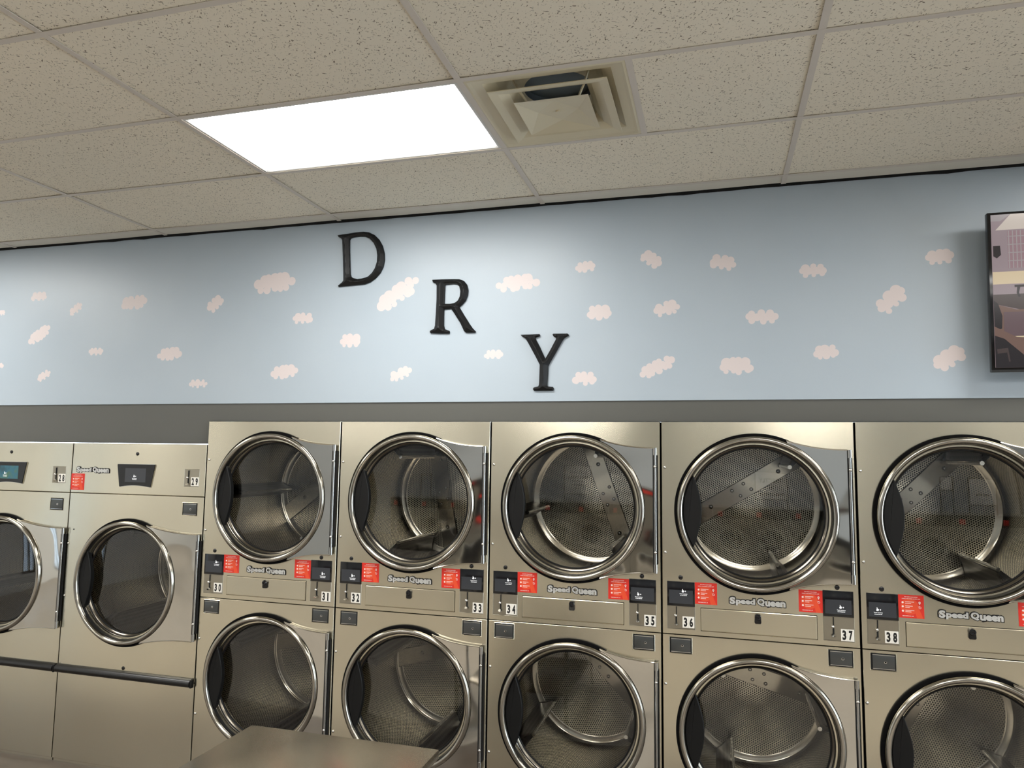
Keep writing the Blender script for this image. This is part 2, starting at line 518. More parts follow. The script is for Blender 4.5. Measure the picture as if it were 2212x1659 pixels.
# ================================================================== THE SETTING
# ---- mural wall: blue paper printed with small clouds
rng = random.Random(5)
CLOUDS = [(-3.705, 2.895, 0.134, 0.069, 0), (-4.014, 2.798, 0.057, 0.038, 0), (-3.388, 2.797, 0.114, 0.062, 35), (-2.926, 2.819, 0.201, 0.096, 5), (-2.319, 2.783, 0.127, 0.087, 35), (-1.909, 2.892, 0.286, 0.124, 5), (-3.676, 2.635, 0.203, 0.087, 30), (-3.202, 2.512, 0.118, 0.054, 0), (-2.634, 2.482, 0.186, 0.087, 5), (-3.611, 2.363, 0.116, 0.061, 30), (-2.411, 2.295, 0.134, 0.057, 0), (-4.008, 2.432, 0.097, 0.044, 10), (-1.708, 2.671, 0.136, 0.072, 0), (-1.816, 2.355, 0.186, 0.088, 5), (-1.394, 2.529, 0.13, 0.086, 0), (-1.102, 2.786, 0.297, 0.118, 33), (-1.071, 2.331, 0.141, 0.073, 20), (-0.4, 2.813, 0.249, 0.097, 5), (-0.53, 2.427, 0.11, 0.056, 0), (-0.031, 2.881, 0.109, 0.065, 5), (0.043, 2.633, 0.131, 0.088, 0), (-0.034, 2.289, 0.131, 0.077, 0), (0.313, 2.9, 0.117, 0.078, -35), (0.388, 2.64, 0.134, 0.081, 15), (0.34, 2.34, 0.194, 0.08, 25), (0.667, 2.861, 0.129, 0.085, -15), (0.846, 2.579, 0.155, 0.078, 0), (0.723, 2.339, 0.161, 0.092, 0), (1.084, 2.797, 0.125, 0.073, 0), (1.132, 2.397, 0.115, 0.076, 5), (1.424, 2.638, 0.153, 0.097, 45), (1.633, 2.83, 0.122, 0.079, 5), (1.654, 2.354, 0.147, 0.094, 35),
          (2.15, 2.60, 0.14, 0.08, 10), (2.9, 2.45, 0.18, 0.09, 20), (3.3, 2.85, 0.16, 0.08, -10), (3.9, 2.5, 0.14, 0.08, 0), (4.5, 2.75, 0.18, 0.09, 15), (-4.6, 2.7, 0.18, 0.08, 10), (-5.2, 2.4, 0.14, 0.07, 20), (-5.7, 2.85, 0.18, 0.09, 0), (-6.4, 2.55, 0.16, 0.08, 15)]
circles = []
for (cx, cz, w_, h_, tilt) in CLOUDS:
    ca, sa = cos(radians(tilt)), sin(radians(tilt))
    def puff(lx, lz, r_): circles.append((cx + lx * ca - lz * sa, cz + lx * sa + lz * ca, r_))
    a_, b2 = w_ / 2, h_ / 2
    k = 3 if w_ < 0.16 else (4 if w_ / h_ < 2.2 else 5)
    for i in range(k):                      # crown
        u = (-0.55 + 1.10 * i / (k - 1)) + rng.uniform(-0.08, 0.08)
        r_ = b2 * rng.uniform(0.36, 0.62)
        puff(u * a_, (b2 - r_) * sqrt(1 - u * u * 0.9) , r_)
    for i in range(k):                      # underside
        u = (-0.58 + 1.16 * i / (k - 1)) + rng.uniform(-0.1, 0.1)
        r_ = b2 * rng.uniform(0.26, 0.46)
        puff(u * a_, -(b2 - r_) * sqrt(1 - u * u * 0.8) * rng.uniform(0.7, 1.0), r_)
    for sg in (-1, 1):
        r_ = b2 * rng.uniform(0.34, 0.50)
        puff(sg * (a_ - r_), rng.uniform(-0.25, 0.15) * b2, r_)
    for i in range(5):
        puff((-0.6 + 0.3 * i) * a_, 0, b2 * (0.50 if 0 < i < 4 else 0.36))
pts, eds = [], []
for p in ((RX0, ZB), (RX1, ZB), (RX1, 3.36), (RX0, 3.36)): pts.append(Vector(p))
eds += [(0, 1), (1, 2), (2, 3), (3, 0)]
for (a, b_, r_) in circles:
    o = len(pts)
    for i in range(20): pts.append(Vector((a + r_ * cos(2 * pi * i / 20), b_ + r_ * sin(2 * pi * i / 20))))
    eds += [(o + i, o + (i + 1) % 20) for i in range(20)]
vo, eo, fo, _, _, _ = delaunay_2d_cdt(pts, eds, [], 0, 1e-6)
mb = MB()
mb.add([(v.x, YW, v.y) for v in vo], [], 0)
for f in fo:
    if len(f) < 3: continue
    c_ = sum((vo[i] for i in f), Vector((0, 0))) / len(f)
    inside = any((c_.x - a) ** 2 + (c_.y - b_) ** 2 < (r_ * 0.992) ** 2 for a, b_, r_ in circles)
    mb.f.append(list(f)); mb.m.append(1 if inside else 0); mb.uv.append([(0, 0)] * len(f))
mb.box((RX0, YW + 0.0005, ZB), (RX1, YW + 0.12, 3.36), 0)
mb.box((RX0, YW, ZB - 0.0001), (RX1, YW + 0.12, ZB), 0)
struct(mb.obj('wall_back', ['wallpaper_blue', 'cloud_paper'], smooth=0, fix=False))

# grey painted band around the dryers and wall beyond the row
XL28 = X0 - 2 * W29
XR = X0 + 5 * WU
mb = MB()
yb = YW + 0.008
mb.box((X0 - 0.001, yb, ZT + 0.004), (XR, yb + 0.1, ZB))
mb.box((XL28, yb, Z29 + 0.004), (X0 - 0.001, yb + 0.1, ZB))
mb.box((RX0, yb, 0), (XL28 - 0.004, yb + 0.1, ZB))
mb.box((XR + 0.004, yb, 0), (RX1, yb + 0.1, ZB))
struct(mb.obj('trim_1', ['trim_grey'], smooth=0))

mb = MB(); mb.box((RX0, RY0, -0.1), (RX1, 1.4, 0.0))
struct(mb.obj('floor', ['floor_vinyl'], smooth=0))

# ---- other walls
mb = MB(); mb.box((RX0, RY0 - 0.1, 0), (RX1, RY0, 3.36))
struct(mb.obj('wall_front', ['room_grey'], smooth=0))
def side_wall(name, x0, x1, wins, zlo, zhi, mname):
    mb = MB()
    ys = [RY0] + [q for a in wins for q in a] + [0.03]
    mb.box((x0, RY0, 0), (x1, 0.03, zlo)); mb.box((x0, RY0, zhi), (x1, 0.03, 3.36))
    for i in range(0, len(ys), 2):
        mb.box((x0, ys[i], zlo), (x1, ys[i + 1], zhi))
    struct(mb.obj(name, [mname], smooth=0))
WN = [0]
def window(x, a, b_, zlo, zhi, pane='window_glass'):
    WN[0] += 1
    mb = MB()
    for q in ((a, a + 0.05), (b_ - 0.05, b_), ((a + b_) / 2 - 0.025, (a + b_) / 2 + 0.025)):
        mb.box((x - 0.03, q[0], zlo), (x + 0.03, q[1], zhi))
    for q in ((zlo, zlo + 0.05), (zhi - 0.05, zhi), (2.1, 2.14)):
        mb.box((x - 0.03, a, q[0]), (x + 0.03, b_, q[1]))
    o = struct(mb.obj('window_%d' % WN[0], ['hinge_steel'], smooth=0))
    g = MB(); g.add([(x, a, zlo), (x, b_, zlo), (x, b_, zhi), (x, a, zhi)], [[0, 1, 2, 3]])
    g.obj('window_pane', [pane], o, smooth=0)
WR = [(-7.9, -6.2), (-6.0, -4.3), (-4.1, -2.4), (-2.2, -0.7)]  # unseen glazing added to the right wall to let in more daylight
WL = [(-4.15, -3.65)]
side_wall('wall_right', RX1, RX1 + 0.1, WR, 0.3, 2.85, 'white_paint')
side_wall('wall_left', RX0 - 0.1, RX0, WL, 0.3, 2.6, 'white_paint')
for a, b_ in WR: window(RX1 + 0.05, a, b_, 0.3, 2.85)
def portal(x, a, b_, zlo, zhi, rz):
    # marks the window opening as the place where daylight enters
    L_ = bpy.data.lights.new('daylight_opening', 'AREA'); L_.shape = 'RECTANGLE'
    L_.size = b_ - a; L_.size_y = zhi - zlo; L_.cycles.is_portal = True
    o = bpy.data.objects.new('daylight_opening', L_); COL.objects.link(o)
    o.location = (x, (a + b_) / 2, (zlo + zhi) / 2); o.rotation_euler = (radians(90), 0, rz)
for a, b_ in WR: portal(RX1 + 0.02, a, b_, 0.3, 2.85, radians(-90))
for a, b_ in WL: portal(RX0 - 0.02, a, b_, 0.3, 2.6, radians(90))
for a, b_ in WL: window(RX0 - 0.05, a, b_, 0.3, 2.6, 'tinted_glass')

# ---- suspended ceiling
def lamp_cells():
    c = []
    for i in range(-2, 3):
        c.append((GX + TX * (1 + 3 * i), GY - TY * 2, 0))      # lower-left corner of the 4x2 cell
    for j in range(1, 4):  # unseen rows added behind the camera, set close to brighten the ceiling
        for i in range(-4, 8):
            if (i - 1) % 2 == 0: c.append((GX + TX * i, GY - TY * (2 + 4 * j), j))
    return c
LC = [q for q in lamp_cells() if RX0 < q[0] and q[0] + TX < RX1 and q[1] > RY0]
VENT = (GX + 2 * TX, GY - 2 * TY)         # 2x2 diffuser cell corner
mb = MB()
i0 = int(math.floor((RX0 - GX) / TX)); i1 = int(math.ceil((RX1 - GX) / TX))
nrow = int(math.ceil((GY - RY0) / TY))
rng = random.Random(11)
def tile(x0, y0, x1, y1, mi):
    x0, x1 = max(x0, RX0), min(x1, RX1); y0 = max(y0, RY0)
    if x1 - x0 < 0.05: return
    g = 0.0025
    x0 += g; x1 -= g; y0 += g; y1 -= g
    zs = [HC + 0.0035 + rng.uniform(0, 0.0035) for _ in range(4)]
    # corners with a faint warp, middle sagging onto the bars
    n = 4
    vs = []
    for a in range(n + 1):
        for b2 in range(n + 1):
            u, v = a / n, b2 / n
            zc = zs[0] * (1 - u) * (1 - v) + zs[1] * u * (1 - v) + zs[2] * (1 - u) * v + zs[3] * u * v
            sag = 0.003 * (1 - (2 * u - 1) ** 2) + 0.002 * (1 - (2 * v - 1) ** 2)
            vs.append((x0 + (x1 - x0) * u, y0 + (y1 - y0) * v, max(zc - sag, HC + 0.0022)))
    fs = [[a * (n + 1) + b2, a * (n + 1) + b2 + 1, (a + 1) * (n + 1) + b2 + 1, (a + 1) * (n + 1) + b2] for a in range(n) for b2 in range(n)]
    mb.add(vs, fs, mi)
    mb.box((x0, y0, HC + 0.009), (x1, y1, HC + 0.02), mi)
for i in range(i0, i1):
    for j in range(1, nrow + 1):
        x0_, y0_ = GX + TX * i, GY - TY * j
        if any(abs(x0_ - a) < 0.01 and abs(y0_ - b_) < 0.01 for a, b_, c_ in LC): continue
        if abs(x0_ - VENT[0]) < 0.01 and abs(y0_ - VENT[1]) < 0.01:
            tile(x0_ + TX / 2, y0_, x0_ + TX, y0_ + TY, 0); continue
        tile(x0_, y0_, x0_ + TX, y0_ + TY, 0)
    # smooth cut strip along the mural wall
    tile(GX + TX * i, GY, GX + TX * (i + 1), YW - 0.016, 1)
mb.box((RX0, RY0, 3.36), (RX1, 0.15, 3.40), 2)
struct(mb.obj('ceiling', ['acoustic_tile', 'plain_tile', 'inner_dark'], smooth=0, fix=True))

mb = MB()
hw = 0.012
for i in range(i0, i1 + 1):
    x = GX + TX * i
    if RX0 < x < RX1:
        mb.box((x - hw, RY0, HC), (x + hw, YW - 0.017, HC + 0.0018)); mb.box((x - 0.002, RY0, HC + 0.0018), (x + 0.002, YW - 0.017, HC + 0.035))
for j in range(0, nrow + 1):
    y = GY - TY * j
    if y > RY0:
        mb.box((RX0, y - hw, HC - 0.0006), (RX1, y + hw, HC + 0.0014)); mb.box((RX0, y - 0.002, HC + 0.0014), (RX1, y + 0.002, HC + 0.035))
x = VENT[0] + TX / 2
mb.box((x - hw, VENT[1], HC - 0.0002), (x + hw, VENT[1] + TY, HC + 0.0016))
struct(mb.obj('trim_2', ['tbar_white'], smooth=0))

# black uneven strip painting the shade in the gap between ceiling and mural
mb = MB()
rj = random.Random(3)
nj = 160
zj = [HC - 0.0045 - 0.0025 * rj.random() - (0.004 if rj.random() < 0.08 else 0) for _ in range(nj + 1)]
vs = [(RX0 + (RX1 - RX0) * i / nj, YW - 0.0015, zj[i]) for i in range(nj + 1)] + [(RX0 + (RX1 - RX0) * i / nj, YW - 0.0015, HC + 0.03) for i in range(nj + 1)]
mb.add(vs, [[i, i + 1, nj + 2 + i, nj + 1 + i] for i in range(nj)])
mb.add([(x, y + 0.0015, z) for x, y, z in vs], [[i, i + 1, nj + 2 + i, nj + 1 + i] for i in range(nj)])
struct(mb.obj('gap_shade_strip', ['black_gap'], smooth=0))

# ---- fluorescent ceiling panels
def light_panel(x, y, label):
    t_ = thing('ceiling_light', label, 'ceiling light', (x + TX / 2, y + TY / 2, HC), 'recessed ceiling light panels')
    a, b_ = TX / 2 - hw, TY / 2 - hw
    mb = MB()
    ring_rect(mb, (-a, -b_, a, b_), (-a + 0.012, -b_ + 0.012, a - 0.012, b_ - 0.012), 0.003, 0.001, 0)
    ring_rect(mb, (-a + 0.012, -b_ + 0.012, a - 0.012, b_ - 0.012), (-a + 0.02, -b_ + 0.02, a - 0.02, b_ - 0.02), 0.001, 0.006, 0)
    mb.box((-a, -b_, 0.012), (a, b_, 0.09), 0)
    mb.obj('fixture_frame', ['fixture_white'], t_, smooth=0)
    mb = MB()
    mb.add([(-a + 0.02, -b_ + 0.02, 0.006), (-a + 0.02, b_ - 0.02, 0.006), (a - 0.02, b_ - 0.02, 0.006), (a - 0.02, -b_ + 0.02, 0.006)], [[0, 1, 2, 3]], 0)
    mb.obj('lens_panel', ['lens_glow'], t_, smooth=0, fix=False)
for (x, y, j) in LC:
    seen = abs(x - (GX + TX)) < 0.01 and j == 0
    if seen: lab = 'glowing white ceiling light panel right beside the square air diffuser'
    elif j == 0: lab = 'glowing ceiling light panel near the mural wall, far %s of the air diffuser' % ('left' if x < GX else 'right')
    else: lab = 'added ceiling light panel in one of the unseen rows behind the camera'
    light_panel(x, y, lab)

# ---- air diffuser
t_ = thing('air_diffuser', 'square cream step-down air diffuser in the ceiling beside the light panel', 'air vent',
           (VENT[0] + TY / 2, VENT[1] + TY / 2, HC))
h_ = TY / 2 - hw
mb = MB()
ring_rect(mb, (-h_, -h_, h_, h_), (-h_ + 0.010, -h_ + 0.010, h_ - 0.010, h_ - 0.010), 0.001, -0.001, 0)
prev = (h_ - 0.010, -0.001)
for (hh, zz) in ((h_ - 0.022, 0.004), (h_ - 0.055, 0.012), (h_ - 0.095, 0.036), (h_ - 0.130, 0.085)):
    ring_rect(mb, (-prev[0], -prev[0], prev[0], prev[0]), (-hh, -hh, hh, hh), prev[1], zz, 0)
    prev = (hh, zz)
# top pan with the round duct opening
rp = prev[0]; r_ = 0.135
n = 48
vs = []
for i in range(n):
    a = 2 * pi * i / n
    k = rp / max(abs(cos(a)), abs(sin(a)))
    vs.append((k * cos(a), k * sin(a), prev[1]))
for i in range(n):
    a = 2 * pi * i / n
    vs.append((r_ * cos(a), r_ * sin(a), prev[1]))
mb.add(vs, [[i, (i + 1) % n, n + (i + 1) % n, n + i] for i in range(n)], 0)
mb.obj('diffuser_frame', ['vent_cream'], t_, smooth=0.6)
mb = MB()
vs = [(r_ * cos(2 * pi * i / n), r_ * sin(2 * pi * i / n), prev[1] + dz) for dz in (0, 0.028) for i in range(n)]
mb.add(vs, [[i, (i + 1) % n, n + (i + 1) % n, n + i] for i in range(n)] + [[n + i for i in range(n)]], 0)
mb.obj('duct_collar', ['duct_grey'], t_, smooth=0.6)
# middle louvre
mb = MB()
H2 = 0.222; zl_ = -0.016
P2 = [(H2, zl_), (H2 - 0.032, zl_ + 0.006), (H2 - 0.066, zl_ + 0.022), (H2 - 0.092, zl_ + 0.052)]
for k in range(3):
    a, b_ = P2[k], P2[k + 1]
    ring_rect(mb, (-a[0], -a[0], a[0], a[0]), (-b_[0], -b_[0], b_[0], b_[0]), a[1], b_[1], 0)
    ring_rect(mb, (-a[0], -a[0], a[0], a[0]), (-b_[0], -b_[0], b_[0], b_[0]), a[1] + 0.0035, b_[1] + 0.0035, 0)
ring_rect(mb, (-H2, -H2, H2, H2), (-H2, -H2, H2, H2), zl_, zl_ + 0.0035, 0)
mb.obj('louvre_ring', ['vent_cream'], t_, smooth=0)
# centre pan: shallow hollow pyramid with a raised diamond
mb = MB()
H3 = 0.142; z3 = -0.026
zc = z3 + 0.022
d = 0.080
corner = [(-H3, -H3, z3), (H3, -H3, z3), (H3, H3, z3), (-H3, H3, z3)]
dia = [(0, -d, zc), (d, 0, zc), (0, d, zc), (-d, 0, zc)]
mb.add(corner + dia + [(0, 0, zc - 0.003)], [[0, 1, 4], [1, 2, 5], [2, 3, 6], [3, 0, 7], [1, 5, 4], [2, 6, 5], [3, 7, 6], [0, 4, 7],
                                   [4, 5, 8], [5, 6, 8], [6, 7, 8], [7, 4, 8]], 0)
mb.add([(a * 0.6, b_ * 0.6, c_ + 0.028) for a, b_, c_ in corner] + [(a * 1.0, b_ * 1.0, c_) for a, b_, c_ in corner], [[q, (q + 1) % 4, 4 + (q + 1) % 4, 4 + q] for q in range(4)] + [[0, 1, 2, 3]], 0)
mb.tube([(0, 0, zc - 0.008), (0, 0, zc)], 0.010, n=16)
mb.obj('centre_pan', ['vent_cream'], t_, smooth=0)
for sx, sy in ((1, 1), (-1, 1), (1, -1), (-1, -1)):
    mb = MB()
    mb.tube([(sx * 0.10, sy * 0.10, z3 + 0.02), (sx * 0.125, sy * 0.125, zl_ + 0.045), (sx * 0.15, sy * 0.15, 0.083)], 0.005, n=6)
    mb.obj('hanger_bracket', ['vent_cream'], t_, smooth=0.5)

# ================================================================== LETTERS ON THE WALL
LET = {
 'D': ([(-1.4932, 3.1537), (-1.4643, 3.1566), (-1.4265, 3.1587), (-1.3813, 3.1625), (-1.3289, 3.1636), (-1.2914, 3.1574), (-1.2574, 3.1404), (-1.2268, 3.1106), (-1.2035, 3.0712), (-1.1902, 3.0257), (-1.1882, 2.988), (-1.1957, 2.9475), (-1.2129, 2.9143), (-1.2412, 2.8852), (-1.2736, 2.8644), (-1.3102, 2.8533), (-1.3547, 2.8515), (-1.4145, 2.8491), (-1.4747, 2.8466), (-1.4795, 2.8531), (-1.453, 2.8725), (-1.4459, 2.8825), (-1.4485, 2.9484), (-1.4535, 3.0182), (-1.4593, 3.0883), (-1.4623, 3.1235), (-1.4711, 3.136), (-1.4867, 3.1434)],
       [(-1.4144, 3.1202), (-1.4087, 3.1295), (-1.3878, 3.135), (-1.3504, 3.1373), (-1.3166, 3.1349), (-1.2864, 3.1203), (-1.2594, 3.0922), (-1.2412, 3.0565), (-1.2348, 3.0183), (-1.2357, 2.9806), (-1.2469, 2.9436), (-1.2644, 2.9172), (-1.2895, 2.8967), (-1.3226, 2.8876), (-1.356, 2.8859), (-1.3824, 2.8922), (-1.397, 2.9026), (-1.4021, 2.9181), (-1.4068, 2.9806), (-1.4117, 3.0503)]),
 'R': ([(-0.8923, 2.8562), (-0.8364, 2.8565), (-0.7671, 2.8541), (-0.7327, 2.8516), (-0.7051, 2.8409), (-0.6876, 2.819), (-0.6795, 2.7891), (-0.6816, 2.7597), (-0.6926, 2.7308), (-0.7126, 2.7088), (-0.7294, 2.6952), (-0.7011, 2.6496), (-0.6662, 2.5963), (-0.6488, 2.5731), (-0.6317, 2.5563), (-0.6349, 2.55), (-0.6653, 2.5503), (-0.689, 2.5518), (-0.6993, 2.5618), (-0.7206, 2.6048), (-0.7559, 2.6584), (-0.7772, 2.6887), (-0.7909, 2.6873), (-0.8185, 2.6872), (-0.819, 2.6478), (-0.8177, 2.5953), (-0.8124, 2.5755), (-0.7847, 2.5647), (-0.7824, 2.5549), (-0.7878, 2.5498), (-0.836, 2.5514), (-0.8951, 2.556), (-0.9002, 2.5627), (-0.8955, 2.5705), (-0.8748, 2.579), (-0.8697, 2.5972), (-0.8665, 2.6628), (-0.8637, 2.7486), (-0.8648, 2.8215), (-0.8707, 2.8338), (-0.8884, 2.8427)],
       [(-0.8149, 2.8256), (-0.7665, 2.8277), (-0.7458, 2.8246), (-0.7318, 2.8114), (-0.7244, 2.7847), (-0.7272, 2.7553), (-0.737, 2.7328), (-0.7573, 2.7187), (-0.7847, 2.716), (-0.8172, 2.7174), (-0.8166, 2.7794)]),
 'Y': ([(-0.3772, 2.5287), (-0.3288, 2.529), (-0.2743, 2.5298), (-0.271, 2.5221), (-0.2741, 2.5178), (-0.2965, 2.5123), (-0.2945, 2.504), (-0.2704, 2.4594), (-0.2412, 2.3962), (-0.2131, 2.4453), (-0.1851, 2.4975), (-0.1833, 2.5068), (-0.1979, 2.5154), (-0.203, 2.5262), (-0.198, 2.5298), (-0.1226, 2.5279), (-0.115, 2.5202), (-0.1194, 2.5154), (-0.1381, 2.5054), (-0.1505, 2.4903), (-0.1815, 2.4352), (-0.2157, 2.3769), (-0.2251, 2.3585), (-0.2266, 2.312), (-0.2305, 2.2564), (-0.2273, 2.2501), (-0.199, 2.2467), (-0.1939, 2.2374), (-0.1988, 2.227), (-0.2429, 2.2275), (-0.2999, 2.2275), (-0.3064, 2.2356), (-0.3033, 2.2449), (-0.2779, 2.2508), (-0.2736, 2.26), (-0.2722, 2.3128), (-0.2708, 2.3657), (-0.2955, 2.4131), (-0.3347, 2.4832), (-0.3478, 2.5057), (-0.3674, 2.5189)], []),
}
def wall_letter(ch, outer, inner, label):
    cx = sum(p[0] for p in outer) / len(outer); cz = min(p[1] for p in outer)
    loops = [[(p[0] - cx, p[1] - cz) for p in outer]] + ([[(p[0] - cx, p[1] - cz) for p in inner]] if inner else [])
    dense = []
    for lp in loops:
        d_ = []
        for i in range(len(lp)):
            a, b2 = Vector(lp[i]), Vector(lp[(i + 1) % len(lp)])
            k = max(1, int((b2 - a).length / 0.006))
            d_ += [a.lerp(b2, q / k) for q in range(k)]
        dense.append(d_)
    segs = []
    for d_ in dense:
        segs += [(d_[i], d_[(i + 1) % len(d_)]) for i in range(len(d_))]
    def dist(p):
        best = 9
        for a, b2 in segs:
            ab = b2 - a; t2 = max(0, min(1, (p - a).dot(ab) / ab.length_squared))
            dd = (p - a - ab * t2).length
            if dd < best: best = dd
        return best
    def inside(p):
        c = False
        for a, b2 in segs:
            if (a.y > p.y) != (b2.y > p.y) and p.x < (b2.x - a.x) * (p.y - a.y) / (b2.y - a.y) + a.x: c = not c
        return c
    pts, eds = [], []
    for d_ in dense:
        o = len(pts); pts += d_
        eds += [(o + i, o + (i + 1) % len(d_)) for i in range(len(d_))]
    nb = len(pts)
    g = 0.0045
    xs = [p.x for p in pts]; zs = [p.y for p in pts]
    x = min(xs)
    r2 = 0
    while x < max(xs):
        z = min(zs) + (g / 2 if r2 % 2 else 0)
        while z < max(zs):
            p = Vector((x, z))
            if inside(p) and dist(p) > g * 0.45: pts.append(p)
            z += g
        x += g * 0.87; r2 += 1
    vo, eo, fo, _, _, _ = delaunay_2d_cdt(pts, eds, [], 0, 1e-7)
    y_wall, side, slope = 0.0, 0.010, 0.75
    mb = MB()
    hs = [min(dist(v) * slope, 0.020) for v in vo]
    mb.add([(v.x, -(side + h2), v.y) for v, h2 in zip(vo, hs)], [])
    for f in fo:
        c_ = sum((vo[i] for i in f), Vector((0, 0))) / len(f)
        if len(f) >= 3 and inside(c_):
            mb.f.append(list(f)); mb.m.append(0); mb.uv.append([(0, 0)] * len(f))
    for d_ in dense:
        n = len(d_)
        mb.add([(p.x, -side, p.y) for p in d_] + [(p.x, 0, p.y) for p in d_], [[i, (i + 1) % n, n + (i + 1) % n, n + i] for i in range(n)])
    o = mb.obj('wall_letter', ['letter_black'], None, (cx, YW - 0.0005, cz), smooth=0.45)
    bm = bmesh.new(); bm.from_mesh(o.data)
    bmesh.ops.remove_doubles(bm, verts=bm.verts[:], dist=1e-5); bm.to_mesh(o.data); bm.free()
    o['label'] = label; o['category'] = 'letter'; o['group'] = 'black wooden letters stepping down the mural'
wall_letter('D', *LET['D'], 'black wooden wall letter D, highest of the three on the cloud mural')
wall_letter('R', *LET['R'], 'black wooden wall letter R, between the D and the Y')
wall_letter('Y', *LET['Y'], 'black wooden wall letter Y, lowest of the three, just above the grey band')

# ================================================================== DRYER PARTS (shared meshes)
CACHE = {}
def cached(key, fn):
    if key not in CACHE: CACHE[key] = fn()
    return CACHE[key]

RO, RI = 0.365, 0.337
def mk_ring():
    mb = MB()
    prof = [(0.3785, 0.0), (0.3785, -0.012), (0.376, -0.015), (0.360, -0.015)]
    mb.lathe_y(prof, n=128, mi=1)
    prof = [(0.3645, -0.010), (0.3645, -0.026), (0.362, -0.033), (0.3575, -0.0375), (0.352, -0.0395), (0.346, -0.0385), (0.341, -0.035), (0.3375, -0.029), (0.336, -0.020)]
    mb.lathe_y(prof, n=128, mi=0)
    return mb.mesh('door_ring', ['chrome_ring', 'black_rubber'], smooth=0.7)
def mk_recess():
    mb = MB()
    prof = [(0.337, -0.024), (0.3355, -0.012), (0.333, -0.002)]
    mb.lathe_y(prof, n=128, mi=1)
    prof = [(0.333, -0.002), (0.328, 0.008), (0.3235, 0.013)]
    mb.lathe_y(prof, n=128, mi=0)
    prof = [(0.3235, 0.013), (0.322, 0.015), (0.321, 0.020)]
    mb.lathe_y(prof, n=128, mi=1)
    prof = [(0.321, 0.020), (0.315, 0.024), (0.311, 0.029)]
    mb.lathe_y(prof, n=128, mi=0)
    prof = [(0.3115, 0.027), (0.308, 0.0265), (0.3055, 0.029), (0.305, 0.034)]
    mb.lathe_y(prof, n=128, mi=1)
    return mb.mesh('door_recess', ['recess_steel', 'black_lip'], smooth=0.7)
def mk_glass():
    mb = MB()
    prof = [(0.0, 0.026), (0.10, 0.0265), (0.20, 0.0285), (0.28, 0.031), (0.307, 0.0325)]
    mb.lathe_y(prof[1:], n=96, mi=0)
    vs = [(0, 0.026, 0)] + [(0.10 * cos(2 * pi * i / 96), 0.0265, 0.10 * sin(2 * pi * i / 96)) for i in range(96)]
    mb.add(vs, [[0, 1 + i, 1 + (i + 1) % 96] for i in range(96)])
    me = mb.mesh('door_glass', ['door_glass'], smooth=1.0, fix=False)
    bm = bmesh.new(); bm.from_mesh(me)
    bmesh.ops.remove_doubles(bm, verts=bm.verts[:], dist=1e-6)
    bm.normal_update()
    bmesh.ops.reverse_faces(bm, faces=[f for f in bm.faces if f.normal.y > 0])
    bm.to_mesh(me); bm.free()
    return me
def mk_grip():
    pts = []
    arc = [(0.3355 * cos(a), 0.3355 * sin(a)) for a in [radians(149 + i * (62 / 20)) for i in range(21)]]
    inner = [(-0.286, -0.168), (-0.277, -0.145), (-0.266, -0.105), (-0.255, -0.06), (-0.2495, -0.02), (-0.2485, 0.015), (-0.251, 0.05), (-0.258, 0.085), (-0.268, 0.12), (-0.276, 0.145), (-0.282, 0.162), (-0.286, 0.172)]
    mb = MB()
    mb.prism_y(arc + inner, -0.019, 0.008, 0, bev=0.003)
    return mb.mesh('pull_handle', ['grip_plastic'], smooth=0.5)
